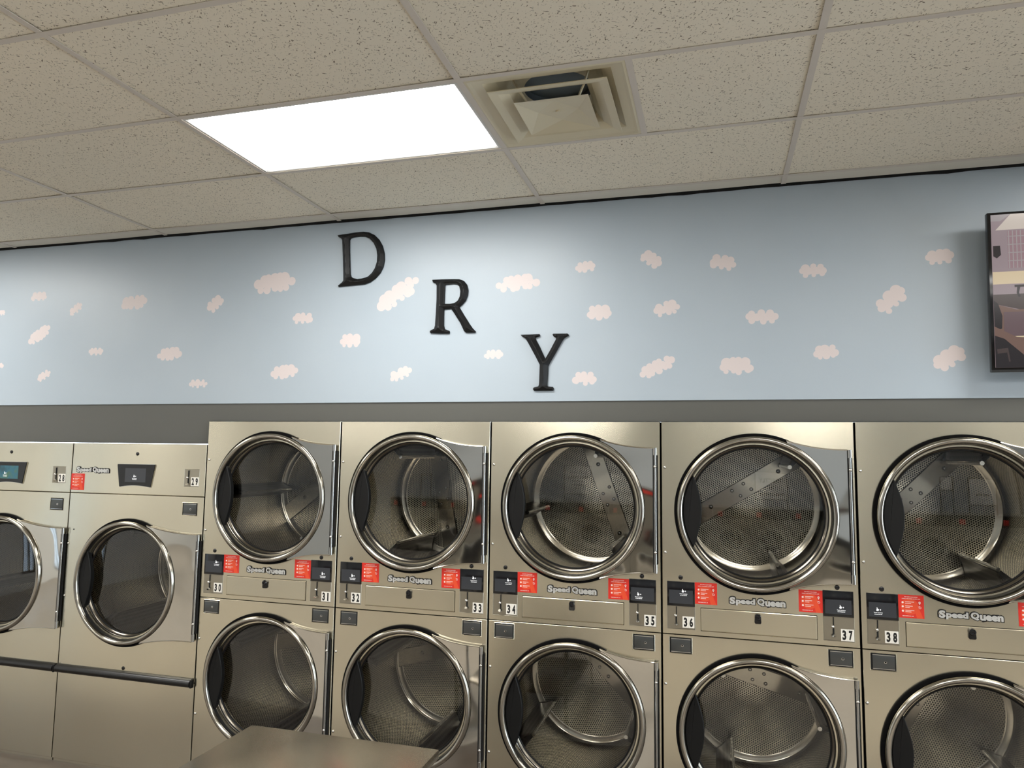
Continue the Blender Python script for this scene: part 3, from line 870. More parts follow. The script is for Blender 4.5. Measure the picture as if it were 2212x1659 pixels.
def mk_flange(xr, seed=0):
    top, bot = [], []
    n = 14
    for i in range(n + 1):
        t2 = i / n
        x = 0.142 + (xr - 0.142) * t2
        e = 1 - (1 - t2) ** 2.2
        top.append((x, 0.346 - 0.041 * e)); bot.append((x, -0.346 + 0.038 * e))
    arc = [(0.3665 * cos(radians(a)), 0.3665 * sin(radians(a))) for a in [-66.5 + i * (133.0 / 40) for i in range(41)]]
    poly = arc + top + bot[::-1]      # arc goes up, then along the top edge, then back along the bottom
    mb = MB()
    yf, ye, yb_ = -0.021, -0.016, -0.002
    # strip between ring arc and right edge, built as a grid so the sheet can bow gently
    m_ = len(arc)
    def right(k):
        # walk: top edge for upper part, right side, bottom edge
        return None
    rows = []
    nn = 40
    # grid in (s: from arc to outline)
    outline = []
    seq = bot + [(xr, bot[-1][1] + (top[-1][1] - bot[-1][1]) * q / 14) for q in range(1, 14)] + top[::-1]
    L = [0]
    for i in range(1, len(seq)): L.append(L[-1] + (Vector(seq[i]) - Vector(seq[i - 1])).length)
    for k in range(nn + 1):
        d2 = L[-1] * k / nn
        i = 1
        while i < len(L) - 1 and L[i] < d2: i += 1
        f_ = (d2 - L[i - 1]) / max(1e-9, L[i] - L[i - 1])
        outline.append(tuple(Vector(seq[i - 1]).lerp(Vector(seq[i]), f_)))
    for want in (bot[-1], top[-1]):
        k = min(range(nn + 1), key=lambda q: (Vector(outline[q]) - Vector(want)).length)
        outline[k] = want
    vs, fs = [], []
    ms = 8
    for k in range(nn + 1):
        a = Vector(arc[int(round(k * (m_ - 1) / nn))]); b2 = Vector(outline[k])
        for s_ in range(ms + 1):
            p = a.lerp(b2, s_ / ms)
            vs.append((p.x, yf, p.y))
    for k in range(nn):
        for s_ in range(ms):
            q = k * (ms + 1) + s_
            fs.append([q, q + 1, q + ms + 2, q + ms + 1])
    o0 = len(vs)
    # rolled rim
    ins = outline
    for k in range(nn + 1):
        vs.append((outline[k][0], ye + 0.002, outline[k][1]))
    for k in range(nn + 1):
        vs.append((outline[k][0], yb_, outline[k][1]))
    for k in range(nn):
        fs.append([k * (ms + 1) + ms, o0 + k, o0 + k + 1, (k + 1) * (ms + 1) + ms])
        fs.append([o0 + k, o0 + nn + 1 + k, o0 + nn + 2 + k, o0 + k + 1])
    mb.add(vs, fs)
    # bead along both curved edges
    mb.tube([(x, yf + 0.001, z - 0.002) for x, z in top], 0.0032, n=8)
    mb.tube([(x, yf + 0.001, z + 0.002) for x, z in bot], 0.0032, n=8)
    return mb.mesh('hinge_plate', ['polished_steel'], smooth=0.5)
def mk_hinge(xr):
    mb = MB()
    mb.tube([(xr + 0.010, -0.020, -0.296), (xr + 0.010, -0.020, 0.300)], 0.0065, n=14)
    mb.tube([(xr + 0.010, -0.020, 0.268), (xr + 0.010, -0.020, 0.304)], 0.0095, n=14)
    mb.tube([(xr + 0.010, -0.020, -0.304), (xr + 0.010, -0.020, -0.262)], 0.0095, n=14)
    mb.box((xr - 0.004, -0.012, -0.262), (xr + 0.022, -0.001, 0.268), 1)
    mb.box((xr - 0.0015, -0.0222, -0.300), (xr + 0.0035, -0.010, 0.300), 1)
    return mb.mesh('hinge_rod', ['hinge_steel', 'black_gap'], smooth=0.6)
def mk_screw():
    bm = bmesh.new()
    bmesh.ops.create_uvsphere(bm, u_segments=14, v_segments=8, radius=0.0072)
    for v in bm.verts: v.co.y *= 0.75
    mb = MB(); mb.bm(bm)
    mb.box((-0.004, -0.0048, -0.0006), (0.004, -0.0035, 0.0006), 0)
    return mb.mesh('screw', ['chrome'], smooth=0.8)

RD, YD = 0.385, 0.715
def mk_drum(hs):
    mb = MB()
    # lip behind the door, then the barrel
    mb.lathe_y([(0.312, 0.045), (0.372, 0.062), (RD, 0.075)], n=96, mi=0)
    mb.lathe_y([(RD, 0.075), (RD, 0.11)], n=96, mi=0)
    mb.lathe_y([(RD, 0.11), (RD, 0.30), (RD, 0.50), (RD, YD - 0.035)], n=96, mi=1)
    mb.lathe_y([(RD, YD - 0.035), (RD, YD)], n=96, mi=0)
    return mb.mesh('drum_barrel', ['drum_steel', 'perforated_steel'], smooth=0.8)
def mk_back():
    mb = MB()
    n = 96
    prof = [(0.0, YD - 0.012), (0.06, YD - 0.013), (0.10, YD - 0.008), (0.16, YD), (0.25, YD + 0.002), (0.345, YD)]
    vs, uvs = [], []
    for r_, y in prof:
        for i in range(n):
            a = 2 * pi * i / n
            vs.append((r_ * cos(a), y, r_ * sin(a))); uvs.append((r_ * cos(a), r_ * sin(a)))
    fs = []
    for k in range(len(prof) - 1):
        for i in range(n):
            j = (i + 1) % n
            fs.append([k * n + i, k * n + j, (k + 1) * n + j, (k + 1) * n + i] if k else [i, (k + 1) * n + j, (k + 1) * n + i])
    mb.add(vs, fs, 0, uvs)
    mb.lathe_y([(0.345, YD), (0.352, YD - 0.003), (0.375, YD - 0.004), (RD, YD - 0.012)], n=n, mi=1)
    mb.lathe_y([(RD, YD - 0.020), (RD - 0.005, YD - 0.017), (RD - 0.006, YD - 0.012), (RD - 0.003, YD - 0.008)], n=n, mi=1)
    return mb.mesh('drum_back', ['perforated_steel', 'drum_steel'], smooth=0.8)
def mk_spoke():
    # solid joint strip crossing the back plate as a chord, with its row of bolts
    mb = MB()
    d0, hw_ = 0.085, 0.052
    def P(s_, q, y): return (q, y, s_)          # chord normal along +x
    st = []
    for k in range(17):
        u = -1 + 2 * k / 16
        row = []
        for q in (d0 - hw_, d0 - hw_ + 0.004, d0 + hw_ - 0.004, d0 + hw_):
            L_ = sqrt(0.372 ** 2 - q * q)
            edge = q in (d0 - hw_, d0 + hw_)
            row.append(P(u * L_, q, YD - (0.0055 if abs(u) > 0.5 else 0.0125 - 0.007 * (abs(u) / 0.5) ** 2) + (0.004 if edge else 0) - 0.003))
        st.append(row)
    vs = [p for r_ in st for p in r_]
    mb.add(vs, [[4 * i + j, 4 * i + j + 1, 4 * i + j + 5, 4 * i + j + 4] for i in range(16) for j in range(3)], 0)
    for s_, q in ((-0.235, -0.012), (-0.055, -0.022), (0.015, -0.024), (-0.035, 0.026), (0.040, 0.024), (0.19, 0.006), (-0.30, 0.02)):
        x, z = d0 + q, s_
        yo = YD - 0.0165 if abs(s_) < 0.1 else YD - 0.0115
        mb.lathe_y([(0.0, yo - 0.004), (0.0045, yo - 0.0035), (0.008, yo), (0.0125, yo + 0.003), (0.0128, yo + 0.007)], cx=x, cz=z, n=16, mi=1)
    return mb.mesh('back_joint_strip', ['drum_steel', 'chrome'], smooth=0.6)
def mk_baffle():
    """lifting rib on the barrel; local frame: rib stands at angle 0 (+x side)"""
    mb = MB()
    y0, y1 = 0.12, YD - 0.02
    secs = []
    for y, hgt in ((y0, 0.060), (y0 + 0.02, 0.092), (y0 + 0.05, 0.102), (y1 - 0.10, 0.102), (y1 - 0.02, 0.095), (y1, 0.07)):
        b_ = 0.042
        secs.append((y, [(RD - 0.001, -b_), (RD - hgt * 0.5, -b_ * 0.55), (RD - hgt, -0.010), (RD - hgt - 0.004, 0.0), (RD - hgt, 0.010), (RD - hgt * 0.5, b_ * 0.55), (RD - 0.001, b_)]))
    m_ = 7
    vs, uvs = [], []
    for y, sct in secs:
        for q, (r_, s_) in enumerate(sct):
            vs.append((r_, y, s_)); uvs.append((y, q * 0.02))
    fs, mi = [], []
    for k in range(len(secs) - 1):
        for j in range(m_ - 1):
            mb_m = 0 if j in (2, 3) else 1
            fs.append(([k * m_ + j, k * m_ + j + 1, (k + 1) * m_ + j + 1, (k + 1) * m_ + j], mb_m))
    for want in (0, 1):
        mb.add(vs, [f for f, q in fs if q == want], want, uvs)
    mb.add(vs, [list(range(m_)), [(len(secs) - 1) * m_ + j for j in range(m_)][::-1]], 0)
    mb.tube([(RD - 0.108, y0 + 0.02, 0), (RD - 0.108, y1 - 0.05, 0)], 0.010, n=12, mi=2)
    return mb.mesh('baffle', ['black_lip', 'black_perf', 'chrome'], smooth=0.5)
perforated('black_perf', (0.10, 0.095, 0.085), 0.3, 0.0125, 0.0036)

def make_door(parent, cx, cz, xr, name='loading_door'):
    d = put(name, cached('ring', mk_ring), parent, (cx, 0, cz))
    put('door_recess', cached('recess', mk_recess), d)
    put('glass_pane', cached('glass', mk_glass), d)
    o = put('pull_handle', cached('grip', mk_grip), d); o['label'] = 'black plastic finger grip'
    put('hinge_plate', cached('flange%.3f' % xr, lambda: mk_flange(xr)), d)
    put('hinge_rod', cached('hinge%.3f' % xr, lambda: mk_hinge(xr)), d)
    for z in (0.212, -0.205):
        put('hinge_screw', cached('screw', mk_screw), d, (xr + 0.010, -0.026, z))
    return d

def make_drum(parent, cx, cz, deg, scale=1.0):
    d = put('drum', cached('drum', lambda: mk_drum(1)), parent, (cx, 0, cz))
    b_ = put('drum_back_plate', cached('dback', mk_back), d)
    b_.rotation_euler = (0, -radians(deg - 90), 0)
    sp = put('back_joint_strip', cached('spider', mk_spoke), d)
    sp.rotation_euler = (0, -radians(deg - 50), 0)
    for k in range(3):
        r = put('baffle', cached('baffle', mk_baffle), d)
        r.rotation_euler = (0, -radians(deg + 120 * k), 0)
    return d

def mk_coin():
    mb = MB()
    mb.box((-0.0018, -0.0045, 0.010), (0.0022, 0.0, 0.048), 1)          # slot
    bm = bmesh.new(); bmesh.ops.create_uvsphere(bm, u_segments=14, v_segments=8, radius=0.0075)
    bmesh.ops.translate(bm, verts=bm.verts[:], vec=(-0.004, -0.006, 0.006)); mb.bm(bm, 0)
    mb.box((-0.004, -0.003, -0.030), (0.003, 0.0, 0.0), 1)              # channel
    mb.tube([(0.0, -0.009, -0.031), (0.0, -0.007, -0.034)], [0.011, 0.009], n=16, mi=0)
    return mb.mesh('coin_slot', ['chrome', 'black_gap'], smooth=0.7)

def mk_lock():
    mb = MB()
    w_, h_ = 0.0515, 0.0365
    frame_groove(mb, -w_ - 0.003, w_ + 0.003, -h_ - 0.003, h_ + 0.003, 0.0, 0.004, 0.0016, 4)
    mb.box((-w_, -0.0008, -h_), (w_, 0.0, h_), 2)
    mb.box((-w_ + 0.007, -0.0036, -h_ + 0.0045), (w_ - 0.005, -0.0008, h_ - 0.0045), 0, bev=0.001)
    for q in (-1, 1):
        mb.box((-w_ + 0.007, -0.0046, q * (h_ - 0.0065) - 0.001), (w_ - 0.005, -0.003, q * (h_ - 0.0065) + 0.001), 1)
    mb.lathe_y([(0.0062, -0.0036), (0.0058, -0.0056), (0.0035, -0.0059)], cx=0.008, cz=0.0, n=16, mi=3)
    mb.lathe_y([(0.0035, -0.0059), (0.0001, -0.0041)], cx=0.008, cz=0.0, n=12, mi=2)
    return mb.mesh('lock_box', ['lock_plate', 'chrome', 'black_gap', 'chrome', 'brushed_steel'], smooth=0.5)

def mk_sticker(num, w_=0.103, h_=0.101):
    mb = MB()
    mb.box((-w_ / 2, -0.0012, -h_ / 2), (w_ / 2, 0.0, h_ / 2), 0)
    # paler disc and ribbon of the printed sheet
    n = 24
    y = -0.0014
    rr = 0.036
    mb.add([(rr * cos(2 * pi * i / n) - 0.006, y, rr * sin(2 * pi * i / n)) for i in range(n)], [list(range(n))], 1)
    mb.add([(0.006, y - .0001, 0.01), (0.022, y - .0001, 0.016), (w_ / 2 - 0.004, y - .0001, -h_ / 2), (0.022, y - .0001, -h_ / 2)], [[0, 1, 2, 3]], 1)
    y = -0.0018
    add_text(mb, 'PAY WITH YOUR PHONE', 0.0, y, h_ / 2 - 0.009, w=0.052, h=0.0042, mi=2, off=0.02)
    add_text(mb, 'USING THE SPEED QUEEN APP', 0.0, y, h_ / 2 - 0.017, w=0.074, h=0.0042, mi=2, off=0.02)
    add_text(mb, 'MACHINE NO. %s' % num, -0.014, y, -h_ / 2 + 0.009, w=0.044, h=0.0042, mi=2, off=0.02)
    for k, z in enumerate((0.017, -0.001, -0.020)):
        mb.add([(-0.034 + 0.0045 * cos(2 * pi * i / 14), y, z + 0.0045 * sin(2 * pi * i / 14)) for i in range(14)], [list(range(14))], 2)
        for q in range(2):
            L_ = (0.036, 0.024)[q] if k != 1 else (0.030, 0.018)[q]
            zz = z + 0.003 - 0.0065 * q
            mb.add([(-0.024, y, zz - 0.0011), (-0.024 + L_, y, zz - 0.0011), (-0.024 + L_, y, zz + 0.0011), (-0.024, y, zz + 0.0011)], [[0, 1, 2, 3]], 2)
    # pin and share marks at the right
    mb.lathe_y([(0.0045, y), (0.0018, y)], cx=0.034, cz=0.019, n=14, mi=2)
    mb.add([(0.030, y, 0.0165), (0.038, y, 0.0165), (0.034, y, 0.0085)], [[0, 1, 2]], 2)
    mb.lathe_y([(0.0050, y), (0.0034, y)], cx=0.035, cz=-0.003, n=14, mi=2)
    mb.add([(0.026, y, 0.002), (0.034, y, 0.0035), (0.034, y, 0.0015)], [[0, 1, 2]], 2)
    return mb.mesh('instruction_sticker', ['sticker_red', 'sticker_orange', 'sticker_white'], smooth=0, fix=False)

def mk_number(num):
    mb = MB()
    mb.box((-0.0275, -0.0012, -0.0265), (-0.0003, 0, 0.0265), 0)
    mb.box((0.0003, -0.0012, -0.0265), (0.0275, 0, 0.0265), 0)
    for k, c in enumerate(num):
        wd_ = 0.008 if c == '1' else 0.0162
        add_text(mb, c, (-0.0135, 0.0135)[k] + (-0.001 if c == '1' else 0), -0.0016, 0.0, w=wd_, h=0.0435, mi=1, off=0.045)
    return mb.mesh('number_label', ['label_white', 'ink_black'], smooth=0, fix=False)

def mk_badge():
    mb = MB()
    W_ = 0.252
    def word(s_, cx, w_, h_, y, off, mi, cz=0.0):
        add_text(mb, s_, cx, y, cz, w=w_, h=h_, mi=mi, off=off)
    # black outline, then the bright face; the two capitals stand taller
    for (s_, cx, w_, h_, cz) in (('S', -0.111, 0.026, 0.033, 0.002), ('peed', -0.0525, 0.087, 0.034, -0.002),
                                 ('Q', 0.0165, 0.033, 0.034, 0.001), ('ueen', 0.080, 0.090, 0.0245, -0.003)):
        add_outlined(mb, s_, cx, -0.0030, cz, w_, h_, 0.055, 0.085, 0, 1)
    return mb.mesh('logo_badge', ['badge_silver', 'ink_black'], smooth=0, fix=False)

def mk_touch_text():
    mb = MB()
    y = 0
    add_text(mb, 'Touch anywhere', 0, y, -0.008, w=0.036, h=0.0052, mi=0, off=0.02)
    add_text(mb, 'to get started', 0, y, -0.015, w=0.031, h=0.0052, mi=0, off=0.02)
    # pointing hand
    mb.add([(-0.006, y, 0.0), (0.001, y, 0.0), (0.003, y, 0.006), (0.0005, y, 0.009), (-0.003, y, 0.009), (-0.003, y, 0.015), (-0.0055, y, 0.015), (-0.0055, y, 0.006), (-0.008, y, 0.005)], [list(range(9))], 0)
    mb.add([(0.006, y, 0.0045), (0.012, y, 0.0045), (0.012, y, 0.006), (0.006, y, 0.006)], [[0, 1, 2, 3]], 0)
    mb.add([(0.0083, y, 0.0022), (0.0098, y, 0.0022), (0.0098, y, 0.0083), (0.0083, y, 0.0083)], [[0, 1, 2, 3]], 0)
    return mb.mesh('screen_text', ['screen_text'], smooth=0, fix=False)

def mk_display():
    mb = MB()
    mb.box((-0.065, -0.003, -0.058), (0.065, 0.004, 0.058), 0, bev=0.0012)
    mb.add([(-0.056, -0.0034, -0.046), (0.056, -0.0034, -0.046), (0.056, -0.0034, 0.018), (-0.056, -0.0034, 0.018)], [[0, 1, 2, 3]], 1)
    return mb.mesh('touch_display', ['black_gloss', 'screen_dark'], smooth=0.4, fix=False)

def mk_payplate():
    mb = MB()
    frame_groove(mb, -0.066, 0.066, -0.0545, 0.0545, 0.0, 0.0035, 0.0018, 0)
    mb.add([(-0.063, 0.0008 - 0.002, -0.051), (0.063, -0.0012, -0.051), (0.063, -0.0012, 0.0545), (-0.063, -0.0012, 0.0545)], [[0, 1, 2, 3]], 0)
    return mb.mesh('coin_plate', ['recess_plate'], smooth=0)
steel('recess_plate', (0.42, 0.385, 0.31), 0.38, wave=0.3, bump=0.02)

def mk_eye():
    mb = MB()
    mb.lathe_y([(0.0108, 0.0), (0.0108, -0.002), (0.007, -0.004), (0.0005, -0.0045)], n=20)
    return mb.mesh('optical_port', ['black_gloss'], smooth=0.8)

def mk_lint():
    mb = MB()
    mb.box((-0.258, -0.0045, -0.053), (0.258, 0.0, 0.053), 0, bev=0.0035)
    mb.box((-0.2597, -0.0006, -0.0547), (0.2597, 0.0, 0.0547), 1)
    return mb.mesh('lint_panel', ['brushed_steel', 'black_gap'], smooth=0.3)
def mk_knob():
    mb = MB()
    mb.lathe_y([(0.0145, 0.0), (0.0145, -0.012), (0.012, -0.016), (0.0075, -0.017), (0.007, -0.014), (0.001, -0.013)], n=24, mi=0)
    mb.prism_y([(-0.014, 0.0), (-0.015, -0.026), (-0.011, -0.031), (0.011, -0.031), (0.015, -0.026), (0.014, 0.0)], -0.010, 0.0, 0, bev=0.002)
    return mb.mesh('lint_lock', ['black_gloss'], smooth=0.5)

def body_box(mb, w_, z1, depth, y0=0.0155, gap=0.003):
    """open-front steel carcass with a dark inner front skin"""
    x0, x1 = gap, w_ - gap
    mb.add([(x0, y0, 0), (x1, y0, 0), (x1, y0, z1 - gap), (x0, y0, z1 - gap), (x0, depth, 0), (x1, depth, 0), (x1, depth, z1 - gap), (x0, depth, z1 - gap)],
           [[0, 4, 7, 3], [1, 2, 6, 5], [3, 7, 6, 2], [0, 1, 5, 4], [4, 5, 6, 7]], 0)

UPZ, LOZ, DXC = 1.629, 0.600, 0.442
def mk_stack_body():
    mb = MB()
    g = 0.0045
    rect_hole(mb, g, WU - g, ZL + 0.002, ZT, (DXC, UPZ, 0.325), mi=0)
    rect_hole(mb, g, WU - g, 0.02, ZL - 0.002, (DXC, LOZ, 0.325), mi=0)
    body_box(mb, WU, ZT, 0.86, gap=0.0015)
    mb.m[-5:] = [1] * 5
    return mb.mesh('cabinet', ['brushed_steel', 'inner_dark'], smooth=0.3)

def stack_dryer(k, left, right, up_deg, lo_deg, label):
    t_ = thing('stacked_dryer', label, 'tumble dryer', (X0 + k * WU, 0, 0), 'stacked stainless tumble dryers')
    put('cabinet', cached('stackbody', mk_stack_body), t_)
    make_door(t_, DXC, UPZ, 0.406); make_door(t_, DXC, LOZ, 0.406)
    make_drum(t_, DXC, UPZ, up_deg); make_drum(t_, DXC, LOZ, lo_deg)
    for z in (1.838, 1.426, 0.806, 0.386):
        put('front_screw', cached('screw', mk_screw), t_, (0.0195 if z > 1 else 0.016, -0.002, z))
    put('logo_badge', cached('badge', mk_badge), t_, (0.441, 0, 1.2145))
    lp = put('lint_panel', cached('lint', mk_lint), t_, (0.4425, 0, 1.1178))
    o = put('panel_lock', cached('knob', mk_knob), lp, (0, -0.0045, 0.031)); o['label'] = 'round black lock knob'
    rr = random.Random(k)
    for (num, px, ex, sx, lx, tx) in ((left, 0.0915, 0.091, 0.2087, 0.1255, 0.018 if k in (0, 1, 2) else 0.012), (right, 0.7925, 0.790, 0.6757, 0.828, 0.0)):
        cp = put('coin_plate', cached('payplate', mk_payplate), t_, (px, 0, 1.1190))
        put('coin_slot', cached('coin', mk_coin), cp, (-0.0225, -0.001, 0.004))
        dp = put('touch_display', cached('display', mk_display), t_, (px, 0, 1.2315))
        tz = (0.008, 0.006, 0.004)[0] if num in ('34', '36', '33', '30') else -0.020
        put('screen_text', cached('touch', mk_touch_text), dp, (tx if num in ('34', '36', '30') else (-0.018 if num in ('35', '38') else 0.012), -0.0037, tz))
        nl = put('number_label', mk_number(num), t_, (lx, -0.0012, 1.1000 if num == left else 1.094)); nl['label'] = 'white label reading %s' % num
        st = put('instruction_sticker', mk_sticker(num), t_, (sx, 0, 1.2395 if num == left else 1.2355)); st['label'] = 'red phone payment sticker'
        o = put('optical_port', cached('eye', mk_eye), t_, (ex, 0, 1.309 if num == left else 1.3045)); o['label'] = 'round black port'
        put('lock_box', cached('lock', mk_lock), t_, (0.088 if num == left else 0.797, 0, 0.989))
    return t_

# columns: index, numbers, drum angles (upper, lower)
stack_dryer(0, '30', '31', 178, 150, 'stainless stacked dryer numbered 30 and 31, left end of the tall row')
stack_dryer(1, '32', '33', 240, 155, 'stainless stacked dryer numbered 32 and 33, partly behind the steel table')
stack_dryer(2, '34', '35', 70, 95, 'stainless stacked dryer numbered 34 and 35, under the letter Y')
stack_dryer(3, '36', '37', 172, 125, 'stainless stacked dryer numbered 36 and 37, right of the one numbered 34 and 35')
stack_dryer(4, '38', '39', 185, 202, 'stainless stacked dryer numbered 38, cut off by the right edge below the television')

# ---- single big dryers 28 and 29
SX, SZ = 0.471, 1.0925
def mk_single_body():
    mb = MB()
    g = 0.0035
    zsp = 1.6155
    rect_hole(mb, g, W29 - g, 0.553, zsp - 0.002, (SX, SZ, 0.325), mi=0)
    mb.prism_y([(g, zsp + 0.002), (W29 - g, zsp + 0.002), (W29 - g, Z29), (g, Z29)], 0.0, 0.016, 0, bev=0.0025)
    mb.prism_y([(g, 0.02), (W29 - g, 0.02), (W29 - g, 0.549), (g, 0.549)], 0.0, 0.016, 0, bev=0.0025)
    body_box(mb, W29, Z29, 0.95, gap=0.0015)
    mb.m[-5:] = [1] * 5
    mb.box((g, 0.012, 0.0), (W29 - g, 0.03, 0.02), 0)
    return mb.mesh('cabinet', ['brushed_steel', 'inner_dark'], smooth=0.3)
def mk_bezel():
    mb = MB()
    xc = 0.4975
    top, bot = 0.066, -0.068
    out = [(-0.138, top - 0.004), (-0.134, top), (0.136, top), (0.140, top - 0.004), (0.114, bot - 0.001), (0.110, bot - 0.004)]
    for i in range(9):
        t2 = i / 8
        out.append((0.108 - 0.216 * t2, bot - 0.003 + 0.009 * (1 - (2 * t2 - 1) ** 2)))
    out += [(-0.112, bot - 0.004), (-0.116, bot - 0.001)]
    # silver rim then black glass face
    mb.prism_y([(x * 1.02, z * 1.03) for x, z in out], -0.004, 0.0, 1)
    mb.prism_y(out, -0.008, -0.003, 0)
    return mb.mesh('touch_display', ['black_gloss', 'chrome'], smooth=0.3)
def mk_bezel_screen(matname):
    mb = MB()
    mb.add([(-0.076, -0.0084, -0.042), (0.078, -0.0084, -0.042), (0.078, -0.0084, 0.042), (-0.076, -0.0084, 0.042)], [[0, 1, 2, 3]], 0)
    return mb.mesh('screen', [matname], smooth=0, fix=False)
def mk_rail():
    mb = MB()
    prof = []
    for i in range(13):
        a = pi * i / 12
        prof.append((-0.002 - 0.030 * sin(a), 0.5505 + 0.025 * cos(a)))
    vs = [(x, y, z) for x in (0.004, W29 - 0.016) for y, z in prof]
    n = 13
    mb.add(vs, [[i, i + 1, n + i + 1, n + i] for i in range(n - 1)] + [list(range(n)), [n + i for i in range(n)]], 0)
    mb.box((W29 - 0.0155, -0.026, 0.527), (W29 - 0.004, 0.0, 0.574), 1, bev=0.004)
    return mb.mesh('bumper_rail', ['rail_dark', 'black_lip'], smooth=0.6)

# blue-green picture on the lit screen of the left machine
m = mat('screen_scene', (0.01, 0.01, 0.01), 0.1)
t, ns, ls, b = nt(m)
tc = ns.new('ShaderNodeTexCoord')
wv = ns.new('ShaderNodeTexNoise'); wv.inputs['Scale'].default_value = 14
ls.new(tc.outputs['Object'], wv.inputs['Vector'])
cr = ns.new('ShaderNodeValToRGB')
cr.color_ramp.elements[0].position = 0.35; cr.color_ramp.elements[0].color = (0.02, 0.10, 0.13, 1)
cr.color_ramp.elements[1].position = 0.65; cr.color_ramp.elements[1].color = (0.10, 0.24, 0.12, 1)
e = cr.color_ramp.elements.new(0.5); e.color = (0.03, 0.22, 0.30, 1)
ls.new(wv.outputs['Fac'], cr.inputs[0]); ls.new(cr.outputs[0], b.inputs['Emission Color'])
b.inputs['Emission Strength'].default_value = 0.5

def single_dryer(k, num, deg, label, lit):
    t_ = thing('single_dryer', label, 'tumble dryer', (X0 - (2 - k) * W29, 0, 0), 'large single stainless tumble dryers')
    put('cabinet', cached('singlebody', mk_single_body), t_)
    make_door(t_, SX, SZ, 0.505)
    make_drum(t_, SX, SZ, deg)
    for z in (1.304, 0.985):
        put('front_screw', cached('screw', mk_screw), t_, (0.0142, -0.002, z))
    o = put('optical_port', cached('eye', mk_eye), t_, (0.498, 0, 1.8644)); o['label'] = 'round black port'
    o = put('lower_lock', cached('eye', mk_eye), t_, (0.491, 0, 0.590)); o['label'] = 'round black lock'
    bz = put('touch_display', cached('bezel', mk_bezel), t_, (0.4975, 0, 1.7345))
    sc = put('screen', mk_bezel_screen('screen_scene' if lit else 'screen_dark'), bz)
    tx = put('screen_text', cached('touch', mk_touch_text), bz, (-0.030 if lit else -0.005, -0.0088, -0.012))
    put('logo_badge', cached('badge', mk_badge), t_, (0.168, 0, 1.760))
    st = put('instruction_sticker', mk_sticker(num), t_, (0.0545, 0, 1.6855)); st['label'] = 'red phone payment sticker'
    mbp = MB(); frame_groove(mbp, -0.054, 0.054, -0.0525, 0.0525, 0, 0.003, 0.002, 0)
    mbp.add([(-0.051, -0.001, -0.05), (0.051, -0.001, -0.05), (0.051, -0.001, 0.05), (-0.051, -0.001, 0.05)], [[0, 1, 2, 3]], 0)
    cp = put('coin_plate', cached('payplate2', lambda: mbp.mesh('coin_plate', ['recess_plate'], smooth=0)), t_, (0.902, 0, 1.7262))
    put('coin_slot', cached('coin', mk_coin), cp, (-0.022, -0.001, -0.004))
    nl = put('number_label', mk_number(num), t_, (0.926, -0.0012, 1.705)); nl['label'] = 'white label reading %s' % num
    put('lock_box', cached('lock', mk_lock), t_, (0.901, 0, 1.542))
    mbq = MB(); mbq.box((-0.0055, -0.001, -0.003), (0.0055, 0.001, 0.003))
    o = put('vent_slot', cached('vslot', lambda: mbq.mesh('vent_slot', ['black_gap'], smooth=0)), t_, (0.0497, 0, 1.3903))
    o = put('bumper_rail', cached('rail', mk_rail), t_); o['label'] = 'dark horizontal bumper bar'
single_dryer(0, '28', 80, 'large stainless single dryer numbered 28 with a lit blue-green screen, at the left edge', True)
single_dryer(1, '29', 110, 'large stainless single dryer numbered 29 with a dark screen, next to the tall row', False)

# ================================================================== FOLDING TABLE
t_ = thing('folding_table', 'brushed steel laundry folding table in front of the stacked dryers', 'table', (-0.7125, -2.05, 0))
TZ = 0.858; TW = 0.380; TL = 0.872
mb = MB(); mb.box((-TW, -TL, TZ - 0.032), (TW, TL, TZ), 0, bev=0.003)
mb.obj('tabletop', ['table_steel'], t_, smooth=0.5)
mb = MB(); mb.box((-TW + 0.04, -TL + 0.05, 0.30), (TW - 0.04, TL - 0.05, 0.33), 0, bev=0.003)
mb.obj('lower_shelf', ['table_steel'], t_, smooth=0.5)
for sx in (-1, 1):
    for sy in (-1, 1):
        mb = MB(); mb.tube([(sx * (TW - 0.05), sy * (TL - 0.06), 0.0), (sx * (TW - 0.05), sy * (TL - 0.06), TZ - 0.03)], 0.02, n=16)
        mb.obj('leg', ['hinge_steel'], t_, smooth=0.6)

# ================================================================== TELEVISION
tv = thing('television', 'black framed flat television hung on the mural, showing a living room', 'television', (1.786, -0.080, 2.277))
TVW, TVH = 1.24, 0.705
tv.rotation_euler = (radians(2.8), 0, 0)
mb = MB()
mb.box((0, 0.0, 0), (TVW, 0.03, TVH), 0, bev=0.003)
mb.box((0.12, 0.03, 0.08), (TVW - 0.12, 0.055, TVH - 0.15), 0, bev=0.006)
mb.box((-0.001, -0.002, -0.001), (TVW + 0.001, 0.006, 0.010), 1)
mb.obj('tv_housing', ['black_gloss', 'rail_dark'], tv, smooth=0.4)
mb = MB()
mb.box((0.30, 0.055, 0.12), (TVW - 0.30, 0.088, 0.42), 0)
mb.obj('wall_bracket', ['inner_dark'], tv, smooth=0)
